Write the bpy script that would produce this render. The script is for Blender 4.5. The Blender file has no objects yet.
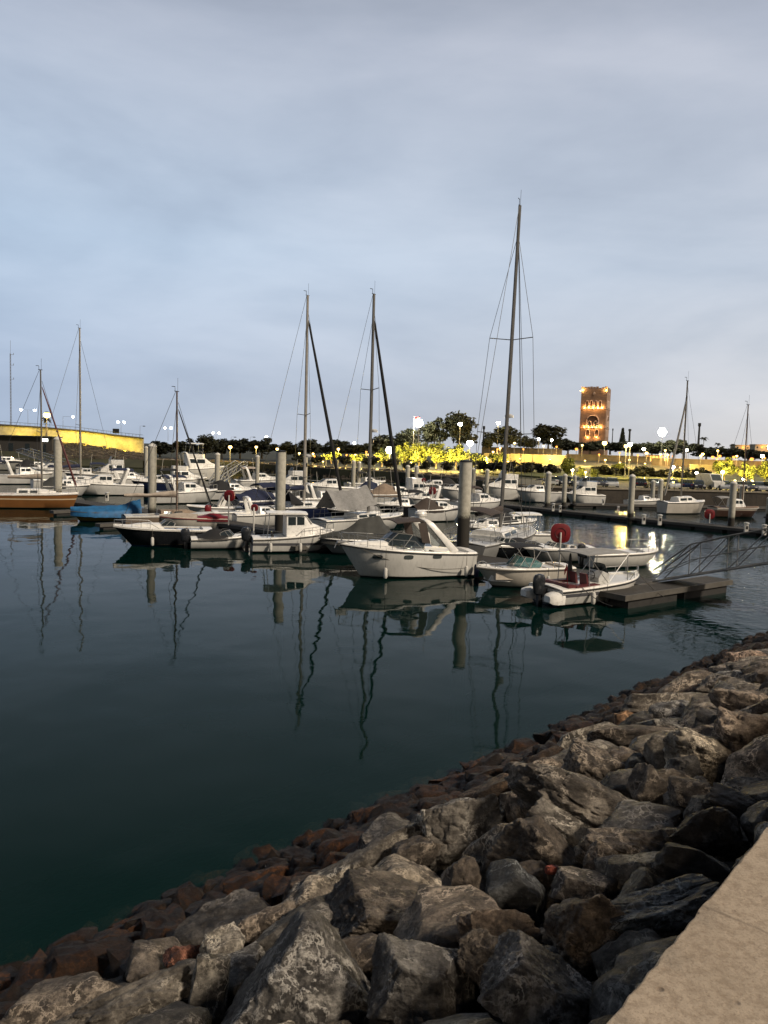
import bpy, math, random
import numpy as np
from mathutils import Vector, Matrix, noise
random.seed(7)
PI = math.pi
sc = bpy.context.scene
COL = sc.collection
# ------------------------------------------------------------------ camera frame (real place: camera 6.9 m over low water)
F, TH, PHI, CH = 769.0, math.atan(62/769), math.radians(1.72), 6.9
def ray(x, y):
    a, b = x-384, 512-y
    c, s = math.cos(PHI), math.sin(PHI)
    X, Y, Z = a*c-b*s, a*s+b*c, -F
    t = PI/2-TH
    return Vector((X, Y*math.cos(t)-Z*math.sin(t), Y*math.sin(t)+Z*math.cos(t)))
def at(x, y, z=0.0):
    r = ray(x, y); k = (z-CH)/r.z
    return Vector((r.x*k, r.y*k, z))
def atd(x, y, d):
    r = ray(x, y); k = d/r.y
    return Vector((r.x*k, d, CH+r.z*k))
def ratio(x):
    P = [(-500,1.54),(130,1.54),(330,1.40),(480,1.33),(600,1.28),(1200,1.28)]
    for (a, ya), (b, yb) in zip(P[:-1], P[1:]):
        if x <= b: return ya+(yb-ya)*max(0,(x-a)/(b-a))
    return 1.28
def atD(x, y, d): return atd(x, y, d*ratio(x))
def pix(p):
    t = PI/2-TH
    X, yy, zz = p[0], p[1], p[2]-CH
    ly = yy*math.cos(t)+zz*math.sin(t); lz = -yy*math.sin(t)+zz*math.cos(t)
    c, s = math.cos(PHI), math.sin(PHI)
    a, b = X*c+ly*s, -X*s+ly*c
    return 384+F*a/(-lz), 512-F*b/(-lz)
# ------------------------------------------------------------------ mesh helpers
class MB:
    def __init__(self): self.v = []; self.f = []
    def add(self, vs, fs):
        o = len(self.v); self.v += [tuple(p) for p in vs]; self.f += [tuple(i+o for i in q) for q in fs]; return self
    def box(self, c, s, rz=0.0, M=None):
        x, y, z = s[0]/2, s[1]/2, s[2]/2
        vs = [Vector((i, j, k)) for k in (-z, z) for j in (-y, y) for i in (-x, x)]
        R = Matrix.Rotation(rz, 3, 'Z') if M is None else M
        return self.add([R @ p + Vector(c) for p in vs], [(0,2,3,1),(4,5,7,6),(0,1,5,4),(2,6,7,3),(0,4,6,2),(1,3,7,5)])
    def tube(self, pts, r, n=6, cap=True, sy=1.0):
        pts = [Vector(p) for p in pts]; m = len(pts)
        rs = r if isinstance(r, (list, tuple)) else [r]*m
        rings = []
        for i, p in enumerate(pts):
            d = (pts[min(i+1, m-1)]-pts[max(i-1, 0)])
            if d.length < 1e-9: d = Vector((0,0,1))
            d.normalize()
            up = Vector((0,0,1)) if abs(d.z) < .95 else Vector((1,0,0))
            a = d.cross(up).normalized(); b = a.cross(d)
            rings.append([p+(a*math.cos(2*PI*k/n)*sy+b*math.sin(2*PI*k/n))*rs[i] for k in range(n)])
        return self.loft(rings, cap)
    def loft(self, rings, cap=True, closed=True):
        n = len(rings[0]); vs = [p for r in rings for p in r]; fs = []
        for i in range(len(rings)-1):
            for k in range(n if closed else n-1):
                k2 = (k+1) % n
                fs.append((i*n+k, i*n+k2, (i+1)*n+k2, (i+1)*n+k))
        if cap:
            fs.append(tuple(range(n))[::-1]); fs.append(tuple((len(rings)-1)*n+k for k in range(n)))
        return self.add(vs, fs)
    def lathe(self, prof, c=(0,0,0), n=16):
        c = Vector(c)
        return self.loft([[c+Vector((r*math.cos(2*PI*k/n), r*math.sin(2*PI*k/n), z)) for k in range(n)] for r, z in prof])
    def slabgrid(self, top, th=.02):
        # top: 2-D grid of points -> closed sheet with thickness th (down)
        R, Cc = len(top), len(top[0]); vs = []; fs = []
        for s in (0, 1):
            for row in top:
                for p in row:
                    vs.append((p[0], p[1], p[2]-s*th))
        N = R*Cc
        for i in range(R-1):
            for j in range(Cc-1):
                a, b, c, d = i*Cc+j, i*Cc+j+1, (i+1)*Cc+j+1, (i+1)*Cc+j
                fs.append((a,b,c,d)); fs.append((N+d,N+c,N+b,N+a))
        per = [(0,j) for j in range(Cc)]+[(i,Cc-1) for i in range(1,R)]+[(R-1,j) for j in range(Cc-2,-1,-1)]+[(i,0) for i in range(R-2,0,-1)]
        for k in range(len(per)):
            a = per[k][0]*Cc+per[k][1]; b = per[(k+1)%len(per)][0]*Cc+per[(k+1)%len(per)][1]
            fs.append((b,a,N+a,N+b))
        return self.add(vs, fs)
    def quadplate(self, q, th=.015):
        q = [Vector(p) for p in q]; n = (q[1]-q[0]).cross(q[-1]-q[0]).normalized()*th
        m = len(q); vs = [p+n/2 for p in q]+[p-n/2 for p in q]
        fs = [tuple(range(m)), tuple(range(2*m-1, m-1, -1))]+[(k, m+k, m+(k+1)%m, (k+1)%m) for k in range(m)]
        return self.add(vs, fs)
    def build(self, name, mat, parent=None, smooth=35, loc=None):
        me = bpy.data.meshes.new(name); me.from_pydata(self.v, [], self.f)
        if smooth:
            me.polygons.foreach_set('use_smooth', [True]*len(me.polygons))
            try: me.set_sharp_from_angle(angle=math.radians(smooth))
            except Exception: pass
        me.validate(); me.update()
        for m in (mat if isinstance(mat, (list, tuple)) else [mat]): me.materials.append(m)
        o = bpy.data.objects.new(name, me); COL.objects.link(o)
        if parent: o.parent = parent
        if loc is not None: o.location = loc
        return o
def tag(o, label=None, cat=None, group=None, kind=None):
    if label: o['label'] = label
    if cat: o['category'] = cat
    if group: o['group'] = group
    if kind: o['kind'] = kind
    return o
def thing(name, label, cat, loc=(0,0,0), rz=0.0, group=None):
    o = bpy.data.objects.new(name, None); COL.objects.link(o); o.empty_display_size = .2
    o.location = loc; o.rotation_euler = (0,0,rz)
    return tag(o, label, cat, group)
def kids(o): return [c for c in COL.objects if c.parent == o]
KID = {}
def copytree(o, parent=None):
    c = o.copy(); COL.objects.link(c)
    if parent: c.parent = parent
    for ch in KID.setdefault(o.name, kids(o)): copytree(ch, c)
    return c
ORD = 'first second third fourth fifth sixth seventh eighth ninth tenth eleventh twelfth thirteenth fourteenth fifteenth sixteenth seventeenth eighteenth nineteenth twentieth twenty-first twenty-second twenty-third twenty-fourth twenty-fifth twenty-sixth twenty-seventh twenty-eighth'.split()
# ------------------------------------------------------------------ materials
def nt(m):
    m.use_nodes = True; t = m.node_tree; t.nodes.clear(); return t
def N(t, typ, **kw):
    n = t.nodes.new(typ)
    for k, v in kw.items():
        if k.startswith('i_'): n.inputs[k[2:].replace('_', ' ')].default_value = v
        else: setattr(n, k, v)
    return n
def ramp(t, fac, stops):
    r = t.nodes.new('ShaderNodeValToRGB'); e = r.color_ramp.elements
    while len(e) < len(stops): e.new(.5)
    for k, (p, c) in enumerate(stops): e[k].position = p; e[k].color = (*c, 1) if len(c) == 3 else c
    t.links.new(fac, r.inputs[0]); return r
def mixc(t, fac, a, b, typ='MIX'):
    m = t.nodes.new('ShaderNodeMix'); m.data_type = 'RGBA'; m.blend_type = typ
    for s, v in ((0, fac), (6, a), (7, b)):
        if hasattr(v, 'links') or hasattr(v, 'is_linked'): t.links.new(v, m.inputs[s])
        else: m.inputs[s].default_value = v if s == 0 else (*v, 1)
    return m.outputs[2]
def mat(name, col, rough=.5, metal=0.0, var=.25, scale=3.0, bump=.0, bscale=20.0, coat=0.0, dirt=0.0, objcol=False, spec=.5, stretch=(1,1,1)):
    m = bpy.data.materials.new(name); t = nt(m); L = t.links.new
    out = N(t, 'ShaderNodeOutputMaterial'); p = N(t, 'ShaderNodeBsdfPrincipled'); L(p.outputs[0], out.inputs[0])
    tc = N(t, 'ShaderNodeTexCoord'); mp = N(t, 'ShaderNodeMapping'); mp.inputs['Scale'].default_value = stretch
    L(tc.outputs['Object'], mp.inputs[0])
    n1 = N(t, 'ShaderNodeTexNoise', i_Scale=scale, i_Detail=6.0, i_Roughness=.62); L(mp.outputs[0], n1.inputs[0])
    lo = tuple(c*(1-var) for c in col); hi = tuple(min(1, c*(1+var*.6)) for c in col)
    c = ramp(t, n1.outputs[0], [(.3, lo), (.7, hi)]).outputs[0]
    if dirt:
        n2 = N(t, 'ShaderNodeTexNoise', i_Scale=scale*3.1, i_Detail=8.0, i_Roughness=.7); L(mp.outputs[0], n2.inputs[0])
        r2 = ramp(t, n2.outputs[0], [(.5, (0,0,0)), (.68, (dirt,)*3)])
        c = mixc(t, r2.outputs[0], c, (.07,.055,.04))
    if objcol:
        oi = N(t, 'ShaderNodeObjectInfo'); c = mixc(t, 1.0, c, oi.outputs['Color'], 'MULTIPLY')
    L(c, p.inputs['Base Color'])
    p.inputs['Metallic'].default_value = metal; p.inputs['Coat Weight'].default_value = coat
    p.inputs['Specular IOR Level'].default_value = spec
    rr = N(t, 'ShaderNodeMapRange'); rr.inputs[3].default_value = max(.02, rough-.1); rr.inputs[4].default_value = min(1, rough+.12)
    L(n1.outputs[0], rr.inputs[0]); L(rr.outputs[0], p.inputs['Roughness'])
    if bump:
        n3 = N(t, 'ShaderNodeTexNoise', i_Scale=bscale, i_Detail=5.0); L(mp.outputs[0], n3.inputs[0])
        b = N(t, 'ShaderNodeBump', i_Strength=bump, i_Distance=.05); L(n3.outputs[0], b.inputs['Height']); L(b.outputs[0], p.inputs['Normal'])
    return m
def emit(name, col, s):
    m = bpy.data.materials.new(name); t = nt(m)
    out = N(t, 'ShaderNodeOutputMaterial'); e = N(t, 'ShaderNodeEmission'); e.inputs[0].default_value = (*col, 1); e.inputs[1].default_value = s
    t.links.new(e.outputs[0], out.inputs[0]); return m
def hullmat(name, col, bottom=(.02,.02,.025), stripe=None, rough=.28):
    m = bpy.data.materials.new(name); t = nt(m); L = t.links.new
    out = N(t, 'ShaderNodeOutputMaterial'); p = N(t, 'ShaderNodeBsdfPrincipled'); L(p.outputs[0], out.inputs[0])
    tc = N(t, 'ShaderNodeTexCoord'); sx = N(t, 'ShaderNodeSeparateXYZ'); L(tc.outputs['Object'], sx.inputs[0])
    n1 = N(t, 'ShaderNodeTexNoise', i_Scale=1.7, i_Detail=6.0); L(tc.outputs['Object'], n1.inputs[0])
    mp = N(t, 'ShaderNodeMapping'); mp.inputs['Scale'].default_value = (5, 5, .5); L(tc.outputs['Object'], mp.inputs[0])
    n2 = N(t, 'ShaderNodeTexNoise', i_Scale=2.0, i_Detail=5.0); L(mp.outputs[0], n2.inputs[0])     # run-off streaks
    c = ramp(t, n1.outputs[0], [(.3, tuple(k*.86 for k in col)), (.7, col)]).outputs[0]
    st = ramp(t, n2.outputs[0], [(.52, (0,0,0)), (.75, (.35,)*3)])
    c = mixc(t, st.outputs[0], c, tuple(k*.45+.02 for k in col))
    z = N(t, 'ShaderNodeMath', operation='MULTIPLY_ADD'); z.inputs[1].default_value = 1.0; L(sx.outputs[2], z.inputs[0])
    nn = N(t, 'ShaderNodeMath', operation='MULTIPLY'); nn.inputs[1].default_value = .12; L(n2.outputs[0], nn.inputs[0]); L(nn.outputs[0], z.inputs[2])
    scum = ramp(t, z.outputs[0], [(.10, (.6,)*3), (.22, (0,0,0))])
    c = mixc(t, scum.outputs[0], c, (.10,.085,.05))
    bt = N(t, 'ShaderNodeMath', operation='LESS_THAN'); bt.inputs[1].default_value = .075; L(sx.outputs[2], bt.inputs[0])
    c = mixc(t, bt.outputs[0], c, bottom)
    if stripe:
        z0, z1, scol = stripe
        a = N(t, 'ShaderNodeMath', operation='GREATER_THAN'); a.inputs[1].default_value = z0; L(sx.outputs[2], a.inputs[0])
        b = N(t, 'ShaderNodeMath', operation='LESS_THAN'); b.inputs[1].default_value = z1; L(sx.outputs[2], b.inputs[0])
        ab = N(t, 'ShaderNodeMath', operation='MULTIPLY'); L(a.outputs[0], ab.inputs[0]); L(b.outputs[0], ab.inputs[1])
        c = mixc(t, ab.outputs[0], c, scol)
    L(c, p.inputs['Base Color']); p.inputs['Roughness'].default_value = rough
    return m
def glassmat(name, col=(.03,.04,.045), trans=.35):
    m = bpy.data.materials.new(name); t = nt(m); L = t.links.new
    out = N(t, 'ShaderNodeOutputMaterial'); p = N(t, 'ShaderNodeBsdfPrincipled'); p.inputs['Base Color'].default_value = (*col, 1)
    p.inputs['Roughness'].default_value = .06
    tr = N(t, 'ShaderNodeBsdfTransparent'); tr.inputs[0].default_value = (.75,.8,.82,1); mx = N(t, 'ShaderNodeMixShader'); mx.inputs[0].default_value = trans
    L(p.outputs[0], mx.inputs[1]); L(tr.outputs[0], mx.inputs[2]); L(mx.outputs[0], out.inputs[0]); return m
M = {}
M['gel'] = mat('gelcoat', (.82,.80,.75), .32, dirt=.35, scale=1.6, var=.12)
M['gel2'] = mat('gelcoat_grey', (.50,.50,.48), .38, dirt=.4, scale=1.6, var=.15)
M['cream'] = mat('cream_vinyl', (.52,.46,.38), .55, dirt=.2)
M['tan'] = mat('tan_canvas', (.24,.18,.13), .85, bump=.3, bscale=60, dirt=.3)
M['beige'] = mat('beige_canvas', (.38,.32,.26), .85, bump=.3, bscale=60, dirt=.25)
M['navy'] = mat('navy_canvas', (.012,.018,.05), .8, bump=.3, bscale=60)
M['blue'] = mat('blue_tarpaulin', (.015,.115,.27), .6, bump=.4, bscale=14, var=.35)
M['greytarp'] = mat('grey_tarpaulin', (.27,.265,.255), .8, bump=.3, bscale=25, dirt=.3)
M['darktarp'] = mat('dark_grey_tarpaulin', (.045,.046,.042), .8, bump=.4, bscale=20, var=.35)
M['blackcanvas'] = mat('black_canvas', (.012,.012,.013), .8, bump=.3, bscale=50)
M['brownCanvas'] = mat('brown_canvas', (.055,.04,.032), .8, bump=.3, bscale=50)
M['maroon'] = mat('maroon_vinyl', (.085,.012,.014), .5)
M['red'] = mat('red_plastic', (.17,.006,.010), .45)
M['teal'] = glassmat('teal_tinted_glass', (.09,.22,.22), .45)
M['glass'] = glassmat('smoked_glass')
M['clear'] = glassmat('clear_vinyl', (.20,.20,.19), .6)
M['steel'] = mat('stainless_steel', (.42,.42,.41), .5, 1.0, var=.1)
M['alu'] = mat('dull_aluminium', (.30,.29,.27), .5, .5, var=.2)
M['mast'] = mat('mast_alloy', (.13,.125,.115), .5, .25, var=.2)
M['mastpale'] = mat('pale_mast_alloy', (.30,.28,.25), .5, .25, var=.2)
M['mastwood'] = mat('brown_mast', (.10,.06,.045), .5, .0, var=.3)
M['wire'] = mat('dark_rigging_wire', (.05,.05,.05), .5, .3, var=.1)
M['black'] = mat('black_plastic', (.014,.014,.016), .35)
M['rubber'] = mat('black_rubber', (.02,.02,.02), .7)
M['engine'] = mat('engine_cowl_grey', (.022,.024,.028), .25)
M['teak'] = mat('teak_deck', (.17,.115,.075), .75, var=.35, stretch=(.3,8,1), scale=4, bump=.2)
M['wood'] = mat('varnished_orange_wood', (.42,.16,.03), .35, var=.3, stretch=(.4,3,6), scale=3)
M['rope'] = mat('mooring_rope', (.10,.09,.075), .9)
M['paleRope'] = mat('pale_rope', (.35,.32,.27), .9)
M['fender'] = mat('fender_vinyl', (.62,.60,.55), .4, dirt=.3)
M['plank'] = mat('weathered_dock_planks', (.036,.032,.027), .85, var=.4, stretch=(6,.6,1), scale=2.2, bump=.35, bscale=12, dirt=.3)
M['pontoon'] = mat('pontoon_float', (.022,.021,.02), .8, var=.4, dirt=.2)
M['edge'] = mat('pontoon_edge', (.09,.083,.072), .7, var=.3, dirt=.3)
M['galv'] = mat('galvanised_steel', (.27,.265,.25), .5, .5, var=.3, dirt=.2)
M['white'] = mat('white_paint', (.62,.60,.55), .5, dirt=.35)
M['lampmetal'] = mat('lamp_post_metal', (.24,.23,.21), .5, .4)
M['darkmetal'] = mat('dark_metal', (.03,.03,.03), .5, .3)
# ------------------------------------------------------------------ camera, world, light
cam = bpy.data.cameras.new('camera'); cam.lens = 36*F/768; cam.sensor_width = 36; cam.sensor_fit = 'HORIZONTAL'; cam.clip_end = 8000; cam.clip_start = .05
co = bpy.data.objects.new('camera', cam); COL.objects.link(co)
co.matrix_world = Matrix.Translation((0,0,CH)) @ Matrix.Rotation(PI/2-TH, 4, 'X') @ Matrix.Rotation(PHI, 4, 'Z')
sc.camera = co
sc.view_settings.view_transform = 'Standard'; sc.view_settings.look = 'None'; sc.view_settings.exposure = 0; sc.view_settings.gamma = 1; sc.view_settings.use_curve_mapping = False
sc.cycles.max_bounces = 7; sc.cycles.transparent_max_bounces = 16; sc.cycles.sample_clamp_indirect = 6; sc.cycles.use_denoising = True
sc.cycles.caustics_reflective = False; sc.cycles.caustics_refractive = False

SD = Vector((.60,-.44,.67)).normalized(); SUN_EL, SUN_AZ = math.asin(SD.z), math.atan2(SD.x, SD.y)
w = bpy.data.worlds.new('World'); sc.world = w; w.use_nodes = True; t = w.node_tree; t.nodes.clear(); L = t.links.new
out = N(t, 'ShaderNodeOutputWorld'); bg = N(t, 'ShaderNodeBackground'); bg.inputs[1].default_value = .1; L(bg.outputs[0], out.inputs[0])
sky = N(t, 'ShaderNodeTexSky', sky_type='NISHITA'); sky.sun_disc = False; sky.sun_elevation = SUN_EL; sky.sun_rotation = SUN_AZ
tc = N(t, 'ShaderNodeTexCoord'); sx = N(t, 'ShaderNodeSeparateXYZ'); L(tc.outputs['Generated'], sx.inputs[0])
mp = N(t, 'ShaderNodeMapping'); mp.inputs['Scale'].default_value = (1.0, 1.0, 3.2); mp.inputs['Rotation'].default_value = (0, math.radians(-9), 0); L(tc.outputs['Generated'], mp.inputs[0])
c1 = N(t, 'ShaderNodeTexNoise', i_Scale=2.1, i_Detail=5.0, i_Roughness=.5, i_Distortion=.4); L(mp.outputs[0], c1.inputs[0])
c2 = N(t, 'ShaderNodeTexNoise', i_Scale=5.5, i_Detail=6.0, i_Roughness=.6); L(mp.outputs[0], c2.inputs[0])
cm = mixc(t, .22, c1.outputs[0], c2.outputs[0])
def lin(*c): return tuple(((x/255+.055)/1.055)**2.4 if x > 10 else x/255/12.92 for x in c)
# elevation gradient of the overcast, left (blue) and right (warm grey)
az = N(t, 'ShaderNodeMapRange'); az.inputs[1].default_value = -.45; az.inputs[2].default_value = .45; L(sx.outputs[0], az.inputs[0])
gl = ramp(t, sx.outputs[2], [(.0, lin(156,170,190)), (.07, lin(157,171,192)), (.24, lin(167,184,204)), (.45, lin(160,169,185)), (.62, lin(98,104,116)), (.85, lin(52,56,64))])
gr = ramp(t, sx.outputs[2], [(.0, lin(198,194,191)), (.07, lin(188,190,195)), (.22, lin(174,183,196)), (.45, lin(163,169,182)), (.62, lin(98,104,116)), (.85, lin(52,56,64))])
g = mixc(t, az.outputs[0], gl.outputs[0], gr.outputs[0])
cr = ramp(t, cm, [(.34, (.80,.82,.85)), (.48, (.96,.97,.98)), (.62, (1.13,1.11,1.09))])
g = mixc(t, 1.0, g, cr.outputs[0], 'MULTIPLY')
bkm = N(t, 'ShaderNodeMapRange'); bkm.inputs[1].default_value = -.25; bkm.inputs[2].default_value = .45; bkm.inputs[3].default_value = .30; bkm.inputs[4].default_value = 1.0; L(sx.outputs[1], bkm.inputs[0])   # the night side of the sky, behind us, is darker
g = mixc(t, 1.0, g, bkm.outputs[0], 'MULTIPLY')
g = mixc(t, 1.0, g, (12.9,12.9,12.9), 'MULTIPLY')          # clouds hide most of the clear twilight sky above them
g = mixc(t, .02, g, sky.outputs[0])
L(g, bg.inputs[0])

sl = bpy.data.lights.new('sun', 'SUN'); sl.energy = 3.9; sl.angle = math.radians(6); sl.color = (1,.86,.69)
so = bpy.data.objects.new('sun', sl); COL.objects.link(so)
so.rotation_euler = (-SD).to_track_quat('-Z','Y').to_euler()   # soft warm directional light added from over the walkway, no visible sun

def point(loc, col, power, r=.25, spot=None, aim=None):
    l = bpy.data.lights.new('lamp_light', 'SPOT' if spot else 'POINT'); l.energy = power; l.color = col; l.shadow_soft_size = r
    if spot: l.spot_size = math.radians(spot); l.spot_blend = .6
    o = bpy.data.objects.new('lamp_light', l); COL.objects.link(o); o.location = loc
    if aim is not None: o.rotation_euler = (Vector(aim)-Vector(loc)).to_track_quat('-Z', 'Y').to_euler()
    return o
# ------------------------------------------------------------------ setting: near shore
U = Vector((.695, .719, 0)); NN = Vector((-.719, .695, 0))
def sn(s, n, z=0.0): p = U*s+NN*n; return Vector((p.x, p.y, z))
PZ, EDGE = 5.3, .97
def slope_z(n): return 4.45-(n-EDGE)*.477
def nz(p, sc_=1.0, o=4): return noise.fractal(Vector(p)*sc_, 1.0, 2.0, o)
# concrete walkway: pitted beige top with a chipped edge
m = bpy.data.materials.new('walkway_concrete'); t = nt(m); L = t.links.new
out = N(t, 'ShaderNodeOutputMaterial'); p = N(t, 'ShaderNodeBsdfPrincipled'); L(p.outputs[0], out.inputs[0]); tc = N(t, 'ShaderNodeTexCoord')
n1 = N(t, 'ShaderNodeTexNoise', i_Scale=1.3, i_Detail=7.0, i_Roughness=.65); L(tc.outputs['Object'], n1.inputs[0])
n2 = N(t, 'ShaderNodeTexNoise', i_Scale=26.0, i_Detail=6.0, i_Roughness=.7); L(tc.outputs['Object'], n2.inputs[0])
vo = N(t, 'ShaderNodeTexVoronoi', i_Scale=7.0); L(tc.outputs['Object'], vo.inputs[0])
n4 = N(t, 'ShaderNodeTexNoise', i_Scale=5.0, i_Detail=8.0, i_Roughness=.75); L(tc.outputs['Object'], n4.inputs[0])
c = ramp(t, n1.outputs[0], [(.3, (.26,.213,.160)), (.7, (.36,.298,.228))]).outputs[0]
c = mixc(t, ramp(t, n2.outputs[0], [(.38, (.55,)*3), (.56, (0,0,0))]).outputs[0], c, (.15,.11,.075))
c = mixc(t, ramp(t, vo.outputs['Distance'], [(.05,(.7,)*3),(.11,(0,0,0))]).outputs[0], c, (.10,.07,.05))
c = mixc(t, ramp(t, n4.outputs[0], [(.60, (0,)*3), (.72, (.55,.55,.55))]).outputs[0], c, (.12,.085,.06))
pit = ramp(t, vo.outputs['Distance'], [(.03, (0,)*3), (.09, (1,1,1))])
dt = N(t, 'ShaderNodeVectorMath', operation='DOT_PRODUCT'); L(tc.outputs['Object'], dt.inputs[0]); dt.inputs[1].default_value = (.695,.719,0)
wob_ = N(t, 'ShaderNodeMath', operation='MULTIPLY_ADD'); L(n4.outputs[0], wob_.inputs[0]); wob_.inputs[1].default_value = .05; L(dt.outputs['Value'], wob_.inputs[2])
pp_ = N(t, 'ShaderNodeMath', operation='PINGPONG'); L(wob_.outputs[0], pp_.inputs[0]); pp_.inputs[1].default_value = 1.38
jt = ramp(t, pp_.outputs[0], [(.003, (.5,)*3), (.010, (0,0,0))])
n6 = N(t, 'ShaderNodeTexNoise', i_Scale=90.0, i_Detail=3.0, i_Roughness=.7); L(tc.outputs['Object'], n6.inputs[0])
c = mixc(t, ramp(t, n6.outputs[0], [(.36, (.6,)*3), (.48, (0,0,0))]).outputs[0], c, (.17,.125,.085))
c = mixc(t, jt.outputs[0], c, (.10,.075,.055))
L(c, p.inputs['Base Color']); p.inputs['Roughness'].default_value = .9
hh = N(t, 'ShaderNodeMath', operation='ADD'); L(n2.outputs[0], hh.inputs[0]); L(pit.outputs[0], hh.inputs[1])
h2 = N(t, 'ShaderNodeMath', operation='SUBTRACT'); L(hh.outputs[0], h2.inputs[0]); h2.inputs[1].default_value = 0
b = N(t, 'ShaderNodeBump', i_Strength=.5, i_Distance=.012); L(h2.outputs[0], b.inputs['Height']); L(b.outputs[0], p.inputs['Normal'])
M['walk'] = m
mb = MB(); rings = []
ss = [-60,-40,-20,-8]+[-3+.05*i for i in range(300)]+[12.5+.5*i for i in range(60)]+[45+5*i for i in range(40)]
for s in ss:
    j = .006*nz((s*3.1,0,0),1,5)+.012*nz((s*19,5,0),1,3); ch = .006+.008*nz((s*9,9,3),1,3)
    e = .85+.05*max(-4,min(s,14))+j
    rings.append([sn(s,-60,PZ), sn(s,-.4,PZ), sn(s,e-.12,PZ), sn(s,e-max(.004,ch),PZ-.002), sn(s,e,PZ-abs(ch)), sn(s,e-.01+.02*nz((s*6,2,2)),PZ-.22), sn(s,e-.03,PZ-.5), sn(s,e-.05,2.5), sn(s,-60,2.5)])
mb.loft(rings); tag(mb.build('walkway', M['walk'], smooth=30), kind='structure')
# rubble bed under the armour stones, running down under the water
M['bed'] = mat('dark_rubble_bed', (.014,.010,.008), .9, var=.5, bump=.8, bscale=5, scale=2)  # near-black tone paints deep shade into the gaps between stones
mb = MB(); g_ = []
for s in [-60,-45,-30,-20,-12]+[-8+.5*i for i in range(100)]+[45,55,70,90,120,160,220]:
    g_.append([sn(s, n, (slope_z(n)-.42+.22*nz((s*1.1,n*1.1,0)))) for n in [.6+.5*i for i in range(36)]+[19+.8*i for i in range(6)]])
mb.slabgrid(g_, .5); tag(mb.build('shore_slope_ground', M['bed'], smooth=60), kind='structure')
tag(MB().box((0,170,-6.4),(1800,760,.3)).build('seabed', mat('seabed_mud', (.012,.02,.018), .95), smooth=0), kind='structure')
# ------------------------------------------------------------------ water: clear near the stones, dark green-blue in depth
m = bpy.data.materials.new('harbour_water'); t = nt(m); L = t.links.new
out = N(t, 'ShaderNodeOutputMaterial'); tc = N(t, 'ShaderNodeTexCoord')
mp = N(t, 'ShaderNodeMapping'); mp.inputs['Scale'].default_value = (1,1,1); mp.inputs['Rotation'].default_value = (0,0,.6); L(tc.outputs['Object'], mp.inputs[0])
w1 = N(t, 'ShaderNodeTexNoise', i_Scale=1.5, i_Detail=3.0, i_Roughness=.5); L(mp.outputs[0], w1.inputs[0])
w2 = N(t, 'ShaderNodeTexNoise', i_Scale=.22, i_Detail=2.0); L(mp.outputs[0], w2.inputs[0])
pt = N(t, 'ShaderNodeTexNoise', i_Scale=.045, i_Detail=3.0); L(mp.outputs[0], pt.inputs[0])
am = N(t, 'ShaderNodeMapRange'); am.inputs[1].default_value = .38; am.inputs[2].default_value = .62; am.inputs[3].default_value = .0012; am.inputs[4].default_value = .0035; L(pt.outputs[0], am.inputs[0])
h1 = N(t, 'ShaderNodeMath', operation='MULTIPLY'); L(w1.outputs[0], h1.inputs[0])
sxw = N(t, 'ShaderNodeSeparateXYZ'); L(tc.outputs['Object'], sxw.inputs[0])
wp = N(t, 'ShaderNodeMapRange'); wp.inputs[1].default_value = 9; wp.inputs[2].default_value = 27; wp.inputs[3].default_value = 1.0; wp.inputs[4].default_value = 52.0; L(sxw.outputs[0], wp.inputs[0])
wq = N(t, 'ShaderNodeMath', operation='MULTIPLY'); L(am.outputs[0], wq.inputs[0]); L(wp.outputs[0], wq.inputs[1]); L(wq.outputs[0], h1.inputs[1])
h2 = N(t, 'ShaderNodeMath', operation='MULTIPLY_ADD'); L(w2.outputs[0], h2.inputs[0]); h2.inputs[1].default_value = .06; L(h1.outputs[0], h2.inputs[2])
bp = N(t, 'ShaderNodeBump', i_Strength=1.0, i_Distance=1.0); L(h2.outputs[0], bp.inputs['Height'])
fr = N(t, 'ShaderNodeFresnel', i_IOR=1.125); L(bp.outputs[0], fr.inputs['Normal'])
gl_ = N(t, 'ShaderNodeBsdfGlossy'); gl_.inputs['Roughness'].default_value = .03; L(bp.outputs[0], gl_.inputs['Normal'])
tr = N(t, 'ShaderNodeBsdfTransparent'); tr.inputs[0].default_value = (.9,.95,.95,1)
df = N(t, 'ShaderNodeBsdfDiffuse'); df.inputs[0].default_value = (.0016,.031,.026,1)
mx = N(t, 'ShaderNodeMixShader'); mx.inputs[0].default_value = .30; L(tr.outputs[0], mx.inputs[1]); L(df.outputs[0], mx.inputs[2])
mx2 = N(t, 'ShaderNodeMixShader'); L(fr.outputs[0], mx2.inputs[0]); L(mx.outputs[0], mx2.inputs[1]); L(gl_.outputs[0], mx2.inputs[2]); L(mx2.outputs[0], out.inputs['Surface'])
va_ = N(t, 'ShaderNodeVolumeAbsorption'); va_.inputs[0].default_value = (.22,.42,.40,1); va_.inputs[1].default_value = .9; L(va_.outputs[0], out.inputs['Volume'])
tag(MB().box((0,170,-3.1),(1700,700,6.2)).build('water', m, smooth=0), kind='structure')
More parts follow.
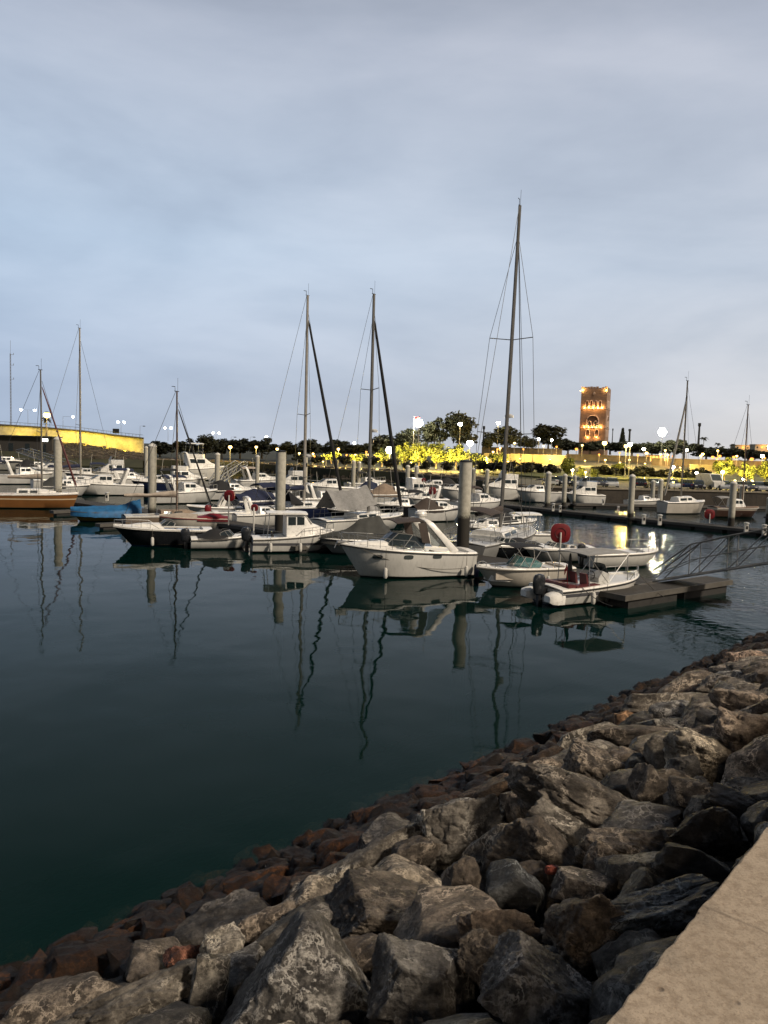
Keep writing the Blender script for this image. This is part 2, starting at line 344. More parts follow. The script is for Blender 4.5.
# ------------------------------------------------------------------ far shore
shore_px = [(-420,447),(-150,457),(0,463),(130,466),(240,470),(330,478),(400,482),(470,492),(540,502),(600,504),(680,505.5),(768,507.5),(900,512),(1000,515)]
SH = [at(*q) for q in shore_px]
SH = [Vector((-1200,420,0))]+SH+[Vector((200,105,0)), Vector((700,80,0))]
def ext(i):
    d = SH[i]; r = Vector((d.x, d.y, 0)).normalized(); return r
mb = MB(); g_ = []
SHF = []
for i in range(len(SH)-1):
    for k in range(8): SHF.append(SH[i].lerp(SH[i+1], k/8))
SHF.append(SH[-1])
def hillh(a):   # bearing (x/y) -> height of the rise behind the quay
    q = max(0.0, min(1.0, (a-.0)/.25)); return q*q*(3-2*q)
def land_z(x, y, dd):
    a = x/max(y, 1); q = hillh(a)
    k = lambda v, a0, a1: max(0.0, min(1.0, (v-a0)/(a1-a0)))
    return 2.1 + k(dd,38,70)*(.6+1.0*q) + k(dd,80,150)*(.8+1.4*q) + k(dd,150,500)*(.5+.4*q)
DD = [(0,-2.0),(1.2,None),(3,None),(10,None),(38,None),(55,None),(70,None),(95,None),(120,None),(150,None),(220,None),(350,None),(520,None),(1200,None),(4000,None)]
for q in SHF:
    r = Vector((q.x, q.y, 0)).normalized(); row = []
    for dd, z in DD:
        pp = q+r*dd
        zz = z if z is not None else land_z(pp.x, pp.y, dd)
        if dd > 20: zz += .25*nz((pp.x*.03, pp.y*.03, 0))
        row.append(Vector((pp.x, pp.y, zz)))
    g_.append(row)
mb.slabgrid(g_, 1.0)
M['land'] = mat('dark_grass_land', (.028,.030,.014), .95, var=.5, scale=.15, bump=.4, bscale=1.5)
tag(mb.build('far_shore_ground', M['land'], smooth=50), kind='structure')
def shore_at(px, dd, z=None):
    """point dd metres behind the far shore line on the bearing of pixel column px"""
    r = ray(px, 480); a = r.x/r.y; best = None
    for A, B in zip(SH[:-1], SH[1:]):
        da, db = A.x-a*A.y, B.x-a*B.y
        if da*db <= 0 and da != db:
            q = A.lerp(B, da/(da-db)); best = q; break
    rr = Vector((best.x, best.y, 0)).normalized(); pp = best+rr*dd
    pp.z = land_z(pp.x, pp.y, dd) if z is None else z
    return pp
# car park paving on the quay, as a sheet above the land
def strip(pxs, d0, d1, dz, name, mt, th=.1):
    g_ = []
    for x in pxs:
        a, b = shore_at(x, d0), shore_at(x, d1); g_.append([Vector((a.x,a.y,max(a.z,2.1)+dz)), Vector((b.x,b.y,b.z+dz))])
    o = MB().slabgrid(g_, th).build(name, mt, smooth=0); return tag(o, kind='structure')
strip([470+15*i for i in range(30)], 1.5, 30, .12, 'car_park_road', mat('car_park_asphalt', (.05,.05,.048), .85, var=.3, bump=.2), .25)
strip([100+15*i for i in range(26)], 3, 14, .12, 'waterside_path', mat('pale_path_paving', (.26,.21,.15), .8, var=.3, scale=.6), .25)
strip([480+15*i for i in range(24)], 41, 58, .35, 'terrace_lawn', mat('terrace_lawn_grass', (.09,.10,.03), .95, var=.4, scale=.5), .25)
# ------------------------------------------------------------------ boats
def wob(a, i): return a
class Boat:
    def __init__(s, name, label, cat, px, py, hd, Lm, B, Fb, Fs, rake=1.0, group=None, full=.55, stern=.9, chine=.80, loc=None):
        p = Vector(loc) if loc is not None else at(px, py)
        s.root = thing(name, label, cat, (p.x, p.y, 0.0), math.radians(hd), group)
        if loc is None: kk = ((py-434-.03*(px-384))/7.5)/((py-450-.03*(px-384))/6.9); s.root.scale = (kk,)*3
        s.L, s.B, s.Fb, s.Fs, s.rake, s.full, s.stern, s.ch = Lm, B, Fb, Fs, rake, full, stern, chine
    def b(s, t):
        if t < s.full: k = s.stern+(1-s.stern)*math.sin(PI/2*t/s.full)
        else: k = max(.0, 1-((t-s.full)/(1-s.full))**2.3)**.85
        return max(.025, s.B/2*k)
    def zs(s, t): return s.Fs+(s.Fb-s.Fs)*max(0,t)**1.7
    def x(s, t, z=None):
        zz = s.zs(t) if z is None else z
        return -s.L/2+t*(s.L-s.rake*(1-max(-.3, min(1, zz/s.zs(t))))*t**3)
    def part(s, mb, name, m, label=None, parent=None, smooth=35):
        o = mb.build(name, M[m] if isinstance(m, str) else m, parent or s.root, smooth)
        if label: o['label'] = label
        return o
    def hull(s, m, rail='edge', n=22, name='hull', label=None):
        rings = []
        for i in range(n+1):
            t = i/n; b, z = s.b(t), s.zs(t); zc = .10+.13*z*max(0,(t-.45)/.55)**2; bc = max(.015, b*s.ch*(1-.35*t**3)); zk = -.42+.40*t**7
            half = [(0,zk),(bc*.55,zk*.45+zc*.35),(bc,zc),(bc+(b-bc)*.62,zc+(z-zc)*.5),(b,z-.07),(b,z)]
            ring = [Vector((s.x(t,q[1]), q[0], q[1])) for q in half]+[Vector((s.x(t,q[1]), -q[0], q[1])) for q in half[:0:-1]]
            rings.append(ring)
        s.hullo = s.part(MB().loft(rings), name, m, label)
        if rail:
            pts = [Vector((s.x(i/40), s.b(i/40)+.01, s.zs(i/40)-.05)) for i in range(41)]
            pts += [Vector((q.x, -q.y, q.z)) for q in pts[::-1]]
            s.part(MB().tube(pts, .032, 5), 'rub_rail', rail)
        return s
    def deck(s, m='gel', cockpit=None, floor=.35, side=.26, floorm=None, n=26, camber=.09):
        ts = [i/n for i in range(n+1)]
        if cockpit: ts = sorted(set([q for q in ts if all(abs(q-c) > .012 for c in cockpit)]+[cockpit[0]-.004, cockpit[0]+.004, cockpit[1]-.004, cockpit[1]+.004]))
        g = []
        for t_ in ts:
            t = min(1, max(0, t_)); b, z = s.b(t)-.012, s.zs(t)+.004; x = s.x(t)-(.0)
            inn = cockpit and cockpit[0] < t_ < cockpit[1]; w = max(.01, b-side) if b > side+.1 else b*.45
            if inn: row = [(b,z),(b-.03,z+.05),(w,z+.05),(w-.03,floor),(0,floor),(-w+.03,floor),(-w,z+.05),(-b+.03,z+.05),(-b,z)]
            else: row = [(b,z),(b-.03,z+.05),(w,z+.05+camber*.3),(w*.6,z+.05+camber*.7),(0,z+.05+camber),(-w*.6,z+.05+camber*.7),(-w,z+.05+camber*.3),(-b+.03,z+.05),(-b,z)]
            g.append([Vector((x, y, zz)) for y, zz in row])
        s.part(MB().slabgrid(g, .04), 'deck', m)
        if floorm and cockpit:
            t0, t1 = cockpit; g = [[Vector((s.x(t), k*(s.b(t)-side-.05), floor+.006)) for k in (1,-1)] for t in [t0+.01+(t1-t0-.02)*i/8 for i in range(9)]]
            s.part(MB().slabgrid(g, .004), 'cockpit_floor', floorm)
        return s
    def shell(s, secs, m='gel', name='cabin', parent=None, label=None):
        # secs: (x, half width bottom, half width top, z bottom, z top)
        s.secs = secs; rings = []
        for x, wb, wt, zb, zt in secs:
            r = min(.16, wt*.4, (zt-zb)*.45); pr = [(wb,zb),(wb+(wt-wb)*.8,zb+(zt-zb-r)*.8),(wt,zt-r),(wt-r*.3,zt-r*.3),(wt-r,zt),(wt*.4,zt+.03),(0,zt+.035)]
            rings.append([Vector((x,y,z)) for y, z in pr]+[Vector((x,-y,z)) for y, z in pr[-2::-1]])
        return s.part(MB().loft(rings), name, m, label, parent)
    def side_at(s, secs, x, f):
        for a, b in zip(secs[:-1], secs[1:]):
            lo, hi = min(a[0], b[0]), max(a[0], b[0])
            if lo <= x <= hi:
                k = (x-a[0])/(b[0]-a[0]) if b[0] != a[0] else 0; q = [a[i]+(b[i]-a[i])*k for i in range(5)]; break
        else: q = secs[0] if abs(x-secs[0][0]) < abs(x-secs[-1][0]) else secs[-1]
        return Vector((x, q[1]+(q[2]-q[1])*f, q[3]+(q[4]-q[3])*f))
    def windows(s, secs, spans, f0, f1, m='glass', skew=.0, parent=None):
        for x0, x1 in spans:
            for sg in (1, -1):
                P = []
                for x, f in ((x0,f0),(x1-skew*0,f0),(x1+skew,f1),(x0+skew,f1)):
                    q = s.side_at(secs, x, f); P.append(Vector((q.x, (q.y+.012)*sg, q.z)))
                s.part(MB().quadplate(P, .02), 'window', m, parent=parent)
    def windscreen(s, base, top, m='glass', fr='alu', frame=.022, name='windscreen'):
        # base, top: list of points from one side round the front to the other
        g = MB()
        for i in range(len(base)-1): g.quadplate([base[i], base[i+1], top[i+1], top[i]], .012)
        o = s.part(g, name, m, smooth=0)
        f = MB().tube(top, frame, 5).tube(base, frame*.8, 5)
        for a, b in zip(base, top): f.tube([a, b], frame*.8, 5)
        s.part(f, 'screen_frame', fr, parent=o)
        return o
    def uscreen(s, xa, xf, wa, wf, zb, h, lean=.35, wt=.8, m='glass', fr='alu', dz=0.0):
        base = [(xa,wa,zb-dz),((xa+xf)/2,(wa*.6+wf*.4)*1.03,zb-dz/2),(xf-.12,wf,zb),(xf,wf*.35,zb),(xf,-wf*.35,zb),(xf-.12,-wf,zb),((xa+xf)/2,-(wa*.6+wf*.4)*1.03,zb-dz/2),(xa,-wa,zb-dz)]
        top = []
        for i, (x, y, z) in enumerate(base):
            e = 1 if 1 <= i <= 6 else .35
            top.append((x-lean*(1 if 2 <= i <= 5 else .7 if e == 1 else .2), y*(wt+.12 if e < 1 else wt+.06), z+h*(1 if e == 1 else .55)+(dz*.4 if e<1 else 0)))
        return s.windscreen([Vector(q) for q in base], [Vector(q) for q in top], m, fr)
    def rail(s, t0=.5, t1=1.0, h=.5, m='steel', r=.016, n=6, inset=.07, name='bow_rail', mid=False):
        T = [t0+(t1-t0)*i/n for i in range(n+1)]; mb = MB()
        def P(t, sg, hh): return Vector((s.x(t)-(.05 if t > .97 else 0), sg*max(.03, s.b(t)-inset), s.zs(t)+.05+hh))
        for hh in ([h, h*.5] if mid else [h]):
            k = hh/h
            pts = [P(T[0],1,.02)]+[P(t,1,hh*(1+.12*(t-t0))) for t in T[(0 if name == 'lifeline' else 1):]]
            mir = [Vector((q.x,-q.y,q.z)) for q in pts[::-1]]
            if t1 > .97: mb.tube(pts+mir, r, 5)
            else: mb.tube(pts, r, 5); mb.tube(mir, r, 5)
        for t in T[1:]:
            for sg in (1,-1): mb.tube([P(t,sg,0), P(t,sg,h*(1+.12*(t-t0)))], r*.9, 5)
        return s.part(mb, name, m)
    def bimini(s, x0, x1, w, z, m='navy', zdeck=.9, arc=.16, name='bimini_canopy', legs=True, th=.03, droop=.08):
        g = [[Vector((x0+(x1-x0)*i/6, w*k/5, z+arc*(1-(k/5)**2)-droop*(abs(i/3-1)**3))) for k in range(-5,6)] for i in range(7)]
        o = s.part(MB().slabgrid(g, th), name, m)
        if legs:
            f = MB(); xm = (x0+x1)/2
            for sg in (1,-1):
                f.tube([(xm,sg*(w+.02),zdeck),(x0+.05,sg*w,z-droop)], .018, 5).tube([(xm,sg*(w+.02),zdeck),(x1-.05,sg*w,z-droop)], .018, 5)
            for x in (x0+.05, x1-.05): f.tube([(x,w*k/4,z-.03-droop+arc*(1-(k/4)**2)) for k in range(-4,5)], .016, 5)
            s.part(f, 'canopy_frame', 'steel', parent=o)
        return o
    def hardtop(s, x0, x1, w, z, posts, zdeck, m='gel', name='hardtop', th=.09, pm='steel'):
        g = [[Vector((x0+(x1-x0)*i/8, (w-(.12 if i in (0,8) else 0))*k/6, z+.07*(1-(k/6)**2)-(.03 if i in (0,8) else 0))) for k in range(-6,7)] for i in range(9)]
        o = s.part(MB().slabgrid(g, th), name, m)
        f = MB()
        for px_, bx in posts:
            for sg in (1,-1): f.tube([(bx,sg*w*1.0,zdeck),(px_,sg*w*.92,z)], .028, 6)
        s.part(f, 'hardtop_posts' if False else 'post_frame', pm, parent=o); return o
    def cover(s, t0, t1, ridge, m='greytarp', over=1.04, drop=.12, name='cover', fold=.05, pw=1.25, n=30, seed=1, zbase=None):
        g = []
        for i in range(n+1):
            t = t0+(t1-t0)*i/n; row = []
            h = ridge((t-t0)/(t1-t0))
            for k in range(-14, 15):
                v = k/14; y = v*s.b(t)*over
                zb = s.zs(t) if zbase is None else zbase
                z = zb+.05+h*max(0,(1-abs(v)**pw)) - (drop*(abs(v)-.9)/.1 if abs(v) > .9 else 0)
                wr = fold*h*(nz((t*7+seed, v*2.2, seed),1,3))+fold*.25*math.sin(t*46+v*7+seed)*min(1,h)*(1-abs(v))
                row.append(Vector((s.x(t), y+wr*.4, z+wr)))
            g.append(row)
        return s.part(MB().slabgrid(g, .02), name, m, smooth=50)
    def outboard(s, y=0.0, k=1.0, m='engine', up=0.0, xo=.28, z=None):
        z = s.Fs if z is None else z
        o = thing('outboard_motor', None, None); o.parent = s.root; o.location = (-s.L/2-xo, y, z)
        r = MB(); secs = [(-.30,.13,.10),(-.24,.20,.15),(.0,.24,.17),(.25,.25,.18),(.42,.23,.17),(.52,.17,.13),(.56,.06,.05)]
        r.loft([[Vector((a*math.cos(2*PI*q/16)*(1.25)*k-.05*k, c*math.sin(2*PI*q/16)*k, zz*k+.1)) for q in range(16)] for zz, a, c in secs])
        me = s.part(r, 'cowling', m, parent=o)
        g = MB().box((.0,0,-.5*k),(.22*k,.14*k,.75*k)).box((.20*k,0,-.12*k),(.3*k,.26*k,.34*k)).box((-.06*k,0,-.86*k),(.5*k,.3*k,.03))
        s.part(g, 'motor_leg', 'black', parent=o)
        return o
    def seat(s, x, y, z, w=.5, m='cream', face=1, name='seat', h=.55):
        g = MB().loft([[Vector((x+a*face, y+b, z+c)) for a, b, c in ((-.25,-w/2,0),(.25,-w/2,0),(.25,w/2,0),(-.25,w/2,0))],[Vector((x+a*face, y+b, z+c)) for a, b, c in ((-.25,-w/2,.16),(.27,-w/2,.18),(.27,w/2,.18),(-.25,w/2,.16))]])
        g.loft([[Vector((x+a*face, y+b, z+c)) for a, b, c in ((-.28,-w/2,.12),(-.15,-w/2,.12),(-.15,w/2,.12),(-.28,w/2,.12))],[Vector((x+a*face, y+b, z+c)) for a, b, c in ((-.38,-w/2*.85,h),(-.27,-w/2*.85,h),(-.27,w/2*.85,h),(-.38,w/2*.85,h))]])
        return s.part(g, name, m)
    def sweep_arch(s, xb, xt, w, zb, zt, m='gel', rx=.16, name='radar_arch', wt=.8):
        pts = [(xb,w,zb),(xb+(xt-xb)*.5,w*.97,zb+(zt-zb)*.5),(xt-(xt-xb)*.12,w*.92,zt-.22),(xt,w*wt,zt-.03),(xt,0,zt+.05),(xt,-w*wt,zt-.03),(xt-(xt-xb)*.12,-w*.92,zt-.22),(xb+(xt-xb)*.5,-w*.97,zb+(zt-zb)*.5),(xb,-w,zb)]
        mb = MB(); rings = []
        P = [Vector(q) for q in pts]
        for i, q in enumerate(P):
            d = (P[min(i+1,8)]-P[max(i-1,0)]).normalized(); a = Vector((1,0,0)); a = (a-d*a.dot(d)).normalized(); b = d.cross(a)
            k = 1.35 if i in (0,8) else 1.0
            rings.append([q+a*rx*k*cx+b*.05*cy for cx, cy in ((-1,-.6),(-.7,-1),(.7,-1),(1,-.6),(1,.6),(.7,1),(-.7,1),(-1,.6))])
        return s.part(mb.loft(rings), name, m)
    def portholes(s, xs, zr, m='glass', w=.30, h=.13, name='porthole'):
        for x in xs:
            for sg in (1,-1):
                t = (x+s.L/2)/s.L; lo, hi = t, t
                def Y(xx, z):
                    tt = (xx+s.L/2)/s.L; zc = .10+.13*s.zs(tt)*max(0,(tt-.45)/.55)**2; b = s.b(tt); bc = b*s.ch*(1-.35*tt**3)
                    k = (z-zc)/(s.zs(tt)-zc); return bc+(b-bc)*(k/.5*.62 if k < .5 else .62+.38*(k-.5)/.5)
                P = []
                for q in range(12):
                    a = 2*PI*q/12; ca, sa = math.cos(a), math.sin(a)
                    ex = x+w/2*(abs(ca)**.6)*(1 if ca > 0 else -1); ez = zr+h/2*(abs(sa)**.6)*(1 if sa > 0 else -1)
                    P.append(Vector((ex, sg*(Y(ex,ez)+.012), ez)))
                s.part(MB().quadplate(P, .02), name, m, smooth=0)
    # ---------------- sailing gear
    def rig(s, xm, H, boom=3.2, m='mast', cover='navy', spreaders=((.5,.95),(.28,1.1)), fs=.98, jib='blackcanvas', bs=.0, beam=None, rad=.075, jr=.07, ft=.92, z0=None, radar=None, wires=True):
        z0 = s.zs(.6)+.1 if z0 is None else z0
        w = beam or s.B/2*.92
        mast = s.part(MB().tube([(xm,0,z0),(xm-.02,0,z0+H*.5),(xm-.06,0,H)], [rad, rad, rad*.8], 8, sy=.8), 'mast', m)
        s.part(MB().tube([(xm+.1,0,H),(xm-.25,0,H+.02)], .03, 5).tube([(xm-.2,0,H),(xm-.2,0,H+.35)], .018, 5).tube([(xm-.2,0,H+.35),(xm-.45,0,H+.35)], .025, 5).tube([(xm,0,H),(xm,.0,H+1.0)], .011, 4), 'masthead_vane', 'black', parent=mast)
        if radar:
            s.part(MB().lathe([(.03,-.1),(.26,-.08),(.28,.05),(.2,.14),(.02,.16)], (xm+.34,0,radar), 14).box((xm+.12,0,radar-.06),(.3,.08,.06)), 'radar_dome', 'gel2', parent=mast)
            s.part(MB().lathe([(.02,-.18),(.12,-.15),(.13,.12),(.03,.18)], (xm+.17,0,radar-.75), 10), 'mast_light', 'black', parent=mast)
        if boom:
            s.part(MB().tube([(xm-.08,0,z0+1.25),(xm-boom,0,z0+1.30)], .055, 8), 'boom', m)
            if cover:
                rings = []
                for i in range(13):
                    k = i/12; x = xm-.05-boom*k*.98; hh = .42*(1-.55*k)+.05*math.sin(9*k); ww = .17*(1-.3*k)
                    rings.append([Vector((x, ww*math.sin(a)*(1+.1*math.sin(7*k+a)), z0+1.38+hh*.5*(1-math.cos(a))-.12+.02*math.sin(20*k))) for a in [2*PI*q/12 for q in range(12)]])
                s.part(MB().loft(rings), 'sail_cover', cover)
        sp = []
        for fr_, k in spreaders:
            z = H*fr_; g = MB()
            for sg in (1,-1): g.tube([(xm-.02,0,z),(xm-.22,sg*w*k,z+.12)], .03, 6)
            s.part(g, 'spreader', m, parent=mast); sp.append((xm-.22, w*k, z+.12))
        sp.sort(key=lambda q: q[2])
        R = .016
        if wires:
            for sg in (1,-1):
                pts = [(xm-.1,sg*w,s.zs(.55))]+[(a,sg*b_,c) for a, b_, c in sp]+[(xm-.04,0,H*ft)]
                s.part(MB().tube(pts, R, 4), 'shroud', 'wire')
                if sp: s.part(MB().tube([(xm-.3,sg*w,s.zs(.55)),(xm-.05,0,sp[0][2]-.2)], R, 4), 'lower_shroud', 'wire')
        xf = s.x(fs)
        s.part(MB().tube([(xf,0,s.zs(1)+.1),(xm+.05,0,H*ft)], R, 4), 'forestay', 'wire')
        if jib:
            a, b_ = Vector((xf,0,s.zs(1)+.55)), Vector((xm+.05,0,H*ft-.5))
            s.part(MB().tube([a+(b_-a)*k for k in (0,.04,.3,.7,.97,1)], [jr*.5,jr*1.2,jr*1.25,jr,jr*.7,jr*.3], 8), 'furled_jib', jib)
        s.part(MB().tube([(s.x(bs)+.1,0,s.zs(0)+.1),(xm-.15,0,H)], R, 4), 'backstay', 'wire')
        return mast
# ------------------------------------------------------------------ near row
W_ = lambda *a: hullmat(*a)
hw = hullmat('white_hull', (.68,.665,.62)); hw2 = hullmat('white_hull_blue_bottom', (.66,.65,.62), bottom=(.015,.03,.09))
hcr = hullmat('cream_hull', (.56,.52,.45)); hblk = hullmat('black_hull', (.012,.013,.016), bottom=(.01,.035,.11), rough=.12)
hgrey = hullmat('grey_hull', (.28,.28,.27)); hstr = hullmat('white_hull_grey_stripe', (.68,.665,.62), stripe=(.45,.62,(.10,.10,.11)))
hnavy = hullmat('navy_hull', (.012,.018,.05), rough=.2); hyel = hullmat('orange_hull', (.22,.095,.03), bottom=(.02,.03,.03), stripe=(.80,.90,(.55,.45,.3)))
hyel2 = hullmat('mustard_hull', (.25,.16,.03)); htan = hullmat('tan_hull', (.22,.17,.13)); hbr = hullmat('brown_hull', (.07,.04,.03), stripe=(.75,.95,(.45,.40,.33)))
hbl = hullmat('blue_hull', (.02,.06,.16))
def interp(*ps):
    def f(u):
        for (a, ya), (b, yb) in zip(ps[:-1], ps[1:]):
            if u <= b: k = (u-a)/(b-a); k = k*k*(3-2*k); return ya+(yb-ya)*k
        return ps[-1][1]
    return f
NEAR = 'motorboats moored along the near pontoon'
# --- white sports cruiser, centre of the picture
b = Boat('cabin_cruiser', 'white cabin cruiser with radar arch and dome, three dark portholes, bow to the left', 'boat', 405, 575.5, 200, 7.3, 2.75, 1.75, 1.28, 1.15, NEAR, full=.5)
b.hull(hw, 'black'); b.deck('gel', (.06,.42), .55, .24, 'teak')
b.part(MB().loft([[Vector((x,y*w_,z)) for y,z in ((1,.38),(1,.52),(-1,.52),(-1,.38))] for x,w_ in ((-3.72,1.15),(-4.25,1.1),(-4.4,.8))]), 'swim_platform', 'gel')
secs = [(.9,1.05,.80,1.52,1.86),(1.6,.95,.72,1.60,1.90),(2.4,.68,.45,1.68,1.88),(3.0,.40,.22,1.73,1.80)]
b.shell(secs, 'gel', 'coachroof')
b.part(MB().box((1.9,0,1.925),(.5,.45,.035)), 'deck_hatch', 'glass')
b.uscreen(-.55,1.55,1.16,.72,1.72,.62,.75,.80,dz=.12)
b.sweep_arch(-2.35,-.75,1.24,1.35,3.05,rx=.15,wt=.78)
g = [[Vector((-.55+1.5*i/6, 1.05*k/5, 3.02-.10*(i/6)**2+.09*(1-(k/5)**2))) for k in range(-5,6)] for i in range(7)]
b.part(MB().slabgrid(g,.05), 'canopy', 'brownCanvas')
for sg in (1,-1):
    b.part(MB().quadplate([(-.65,sg*1.08,2.98),(-.2,sg*1.10,2.9),(-.45,sg*1.16,1.9),(-.9,sg*1.18,1.85)],.02), 'canopy_curtain', 'brownCanvas')
    b.part(MB().quadplate([(-.95,sg*1.19,1.75),(-2.15,sg*1.22,1.6),(-1.35,sg*1.18,2.5),(-.75,sg*1.16,2.72)],.015), 'side_curtain', 'clear')
b.part(MB().lathe([(.05,0),(.30,.05),(.33,.16),(.28,.27),(.1,.33),(.01,.335)], (-.8,0,3.16), 18).box((-.8,0,3.12),(.35,.35,.14)), 'radar_dome', 'gel')
b.part(MB().tube([(-1.0,.4,3.05),(-1.15,.4,4.3)],.012,4), 'radio_aerial', 'white')
b.rail(.42,1.0,.52,n=7); b.portholes((1.95,.35,-1.25),1.18,w=.52,h=.22)
for y in (.62,-.62): b.seat(-.9,y,.62,.55,'cream',1,h=.8)
b.part(MB().box((-3.0,0,.85),(.55,1.9,.5)), 'stern_bench', 'cream')
b.part(MB().box((3.55,0,1.87),(.55,.2,.08)).tube([(3.3,0,1.9),(3.85,0,1.80),(3.95,0,1.55)],.03,6), 'anchor', 'steel')
MAIN = b
# --- bowrider with teal windscreen
b = Boat('bowrider', 'white bowrider with teal windscreen and folded black sunshade, bow to the left', 'boat', 521, 585, 203, 5.3, 2.2, 1.02, .92, .95, NEAR)
b.hull(hcr, 'edge'); b.deck('gel', (.10,.88), .38, .22, None)
def screen2(b, m='teal'):
    for sg in (1,-1): b.windscreen([Vector(q) for q in ((-.55,sg*.88,1.0),(.1,sg*.86,1.02),(.55,sg*.62,1.03),(.68,sg*.22,1.03))],[Vector(q) for q in ((-.70,sg*.80,1.22),(-.2,sg*.76,1.48),(.12,sg*.54,1.52),(.26,sg*.2,1.52))], m)
screen2(b)
b.bimini(-.7,.9,.85,2.10,'blackcanvas',1.0,arc=.08)
b.part(MB().loft([[Vector((x,y,z)) for y,z in ((w_,.4),(w_,.98),(w_-.2,1.0),(.18,1.0),(.18,.4))] for x,w_ in ((.75,.86),(.1,.88))]), 'dashboard', 'gel')
for y in (.5,-.5): b.seat(-.75,y,.42,.5,'cream',1)
b.part(MB().loft([[Vector((x,sg_*w_,z)) for w_,z in ((.85,.45),(.85,.82),(.35,.82),(.35,.45))] for x,sg_ in ((1.0,1),(1.0,1),(1.9,.75))]).loft([[Vector((x,-sg_*w_,z)) for w_,z in ((.85,.45),(.85,.82),(.35,.82),(.35,.45))] for x,sg_ in ((1.0,1),(1.9,.75))]), 'bow_cushion', 'cream')
b.part(MB().box((-2.3,0,.80),(.6,1.7,.42)), 'engine_cover', 'cream'); b.rail(.8,1.0,.16,n=3,name='grab_rail')
b.part(MB().tube([(-1.4,.9,1.0),(-1.1,.6,1.75),(-1.1,-.6,1.75),(-1.4,-.9,1.0)],.03,6), 'tow_arch', 'steel')
BOWR = b
# --- open deck boat on the finger pontoon
b = Boat('deck_boat', 'open white deck boat with maroon seats, grey sunshade and big outboard, stern nearest', 'boat', 0, 0, 31, 6.2, 2.45, 1.12, .76, .9, NEAR, loc=(10.25,36.9,0), stern=.94)
b.hull(hstr, 'black'); b.deck('gel', (.14,.90), .36, .24, None)
for sg in (1,-1):
    b.part(MB().loft([[Vector((x,sg*(.80+(y-.80)*k),.40+(z-.40)*k2)) for y,z in ((1.10,.14),(1.14,.45),(1.10,.64),(.95,.70),(.62,.71),(.48,.62),(.46,.3),(.52,.14))] for x,k,k2 in ((-2.9,1,1),(-3.35,1,.95),(-3.6,.9,.8),(-3.72,.6,.5))]), 'swim_platform', 'gel')
b.outboard(0,1.12,xo=.35,z=.70)
b.part(MB().loft([[Vector((-2.15+a,y,z)) for a,z in ((0,.4),(0,.98),(-.45,1.02),(-.5,.4))] for y in (-.98,.98)]), 'stern_bench', 'maroon')
b.part(MB().loft([[Vector((x,sg*y,z)) for y,z in ((1.0,.4),(1.0,.92),(.62,.92),(.62,.4))] for x in (-2.1,-.6) for sg in (1,)]), 'side_seat', 'maroon')
b.part(MB().loft([[Vector((x,-y,z)) for y,z in ((1.0,.4),(1.0,.92),(.62,.92),(.62,.4))] for x in (-2.1,-.6)]), 'side_seat', 'maroon')
b.part(MB().loft([[Vector((x,y,z)) for x,z in ((.75,.38),(.6,1.25),(.15,1.42),(-.1,1.1),(-.1,.38))] for y in (-.42,.42)]), 'steering_console', 'gel2')
b.windscreen([Vector((.55,-.40,1.27)),Vector((.62,0,1.27)),Vector((.55,.40,1.27))],[Vector((.30,-.36,1.72)),Vector((.36,0,1.74)),Vector((.30,.36,1.72))],'glass','black')
b.part(MB().tube([(-.18+.02*math.sin(a),.22*math.cos(a),1.18+.2*math.sin(a)) for a in [2*PI*q/14 for q in range(15)]],.022,5,False).tube([(-.18,-.2,1.18),(-.18,.2,1.18)],.018,5), 'steering_wheel', 'black')
for y in (.36,-.36): b.seat(-.75,y,.62,.5,'maroon',1,h=.75)
b.bimini(-1.5,1.35,.98,2.35,'greytarp',.95,arc=.05,th=.035,droop=.03)
f = MB()
for sg in (1,-1):
    for x in (-1.35,1.2): f.tube([(x,sg*1.03,.9),(x,sg*.96,2.3)],.022,6)
b.part(f,'sunshade_post','steel'); b.rail(.72,1.0,.28,n=4,name='bow_rail')
b.part(MB().loft([[Vector((-1.0+r_*math.cos(a),.62+r_*math.sin(a),z)) for a in [2*PI*q/9 for q in range(9)]] for r_,z in ((.16,.9),(.13,1.4),(.06,2.05),(.03,2.2))]), 'furled_parasol', 'darktarp')
DECKB = b
# --- cuddy with hardtop and outboard
b = Boat('pilothouse_boat', 'white pilothouse boat with hardtop and black outboard in front of the single tall pile', 'boat', 293, 551, 16, 5.2, 2.15, 1.28, .85, .9, NEAR)
b.hull(hstr,'edge'); b.deck('gel',(.08,.42),.40,.2,None); b.outboard(0,1.0)
secs=[(-.55,.86,.78,1.0,2.42),(.55,.84,.74,1.08,2.40),(1.15,.74,.45,1.15,1.75),(1.9,.52,.3,1.22,1.45),(2.2,.35,.2,1.25,1.32)]
b.shell(secs,'gel','pilothouse'); b.windows(secs,((-.45,.02),(.10,.55)),.50,.86,'glass')
b.windscreen([Vector((1.06,.6,1.78)),Vector((1.12,0,1.83)),Vector((1.06,-.6,1.78))],[Vector((.62,.66,2.32)),Vector((.66,0,2.36)),Vector((.62,-.66,2.32))],'glass','white')
b.hardtop(-1.75,.75,.9,2.46,((-1.6,-1.75),),.95); b.rail(.5,1.0,.42,n=5); b.seat(-1.0,.3,.42,.6,'black',1,h=.8)
b.part(MB().box((-2.25,0,.72),(.35,1.4,.45)),'stern_locker','gel')
PILOT = b
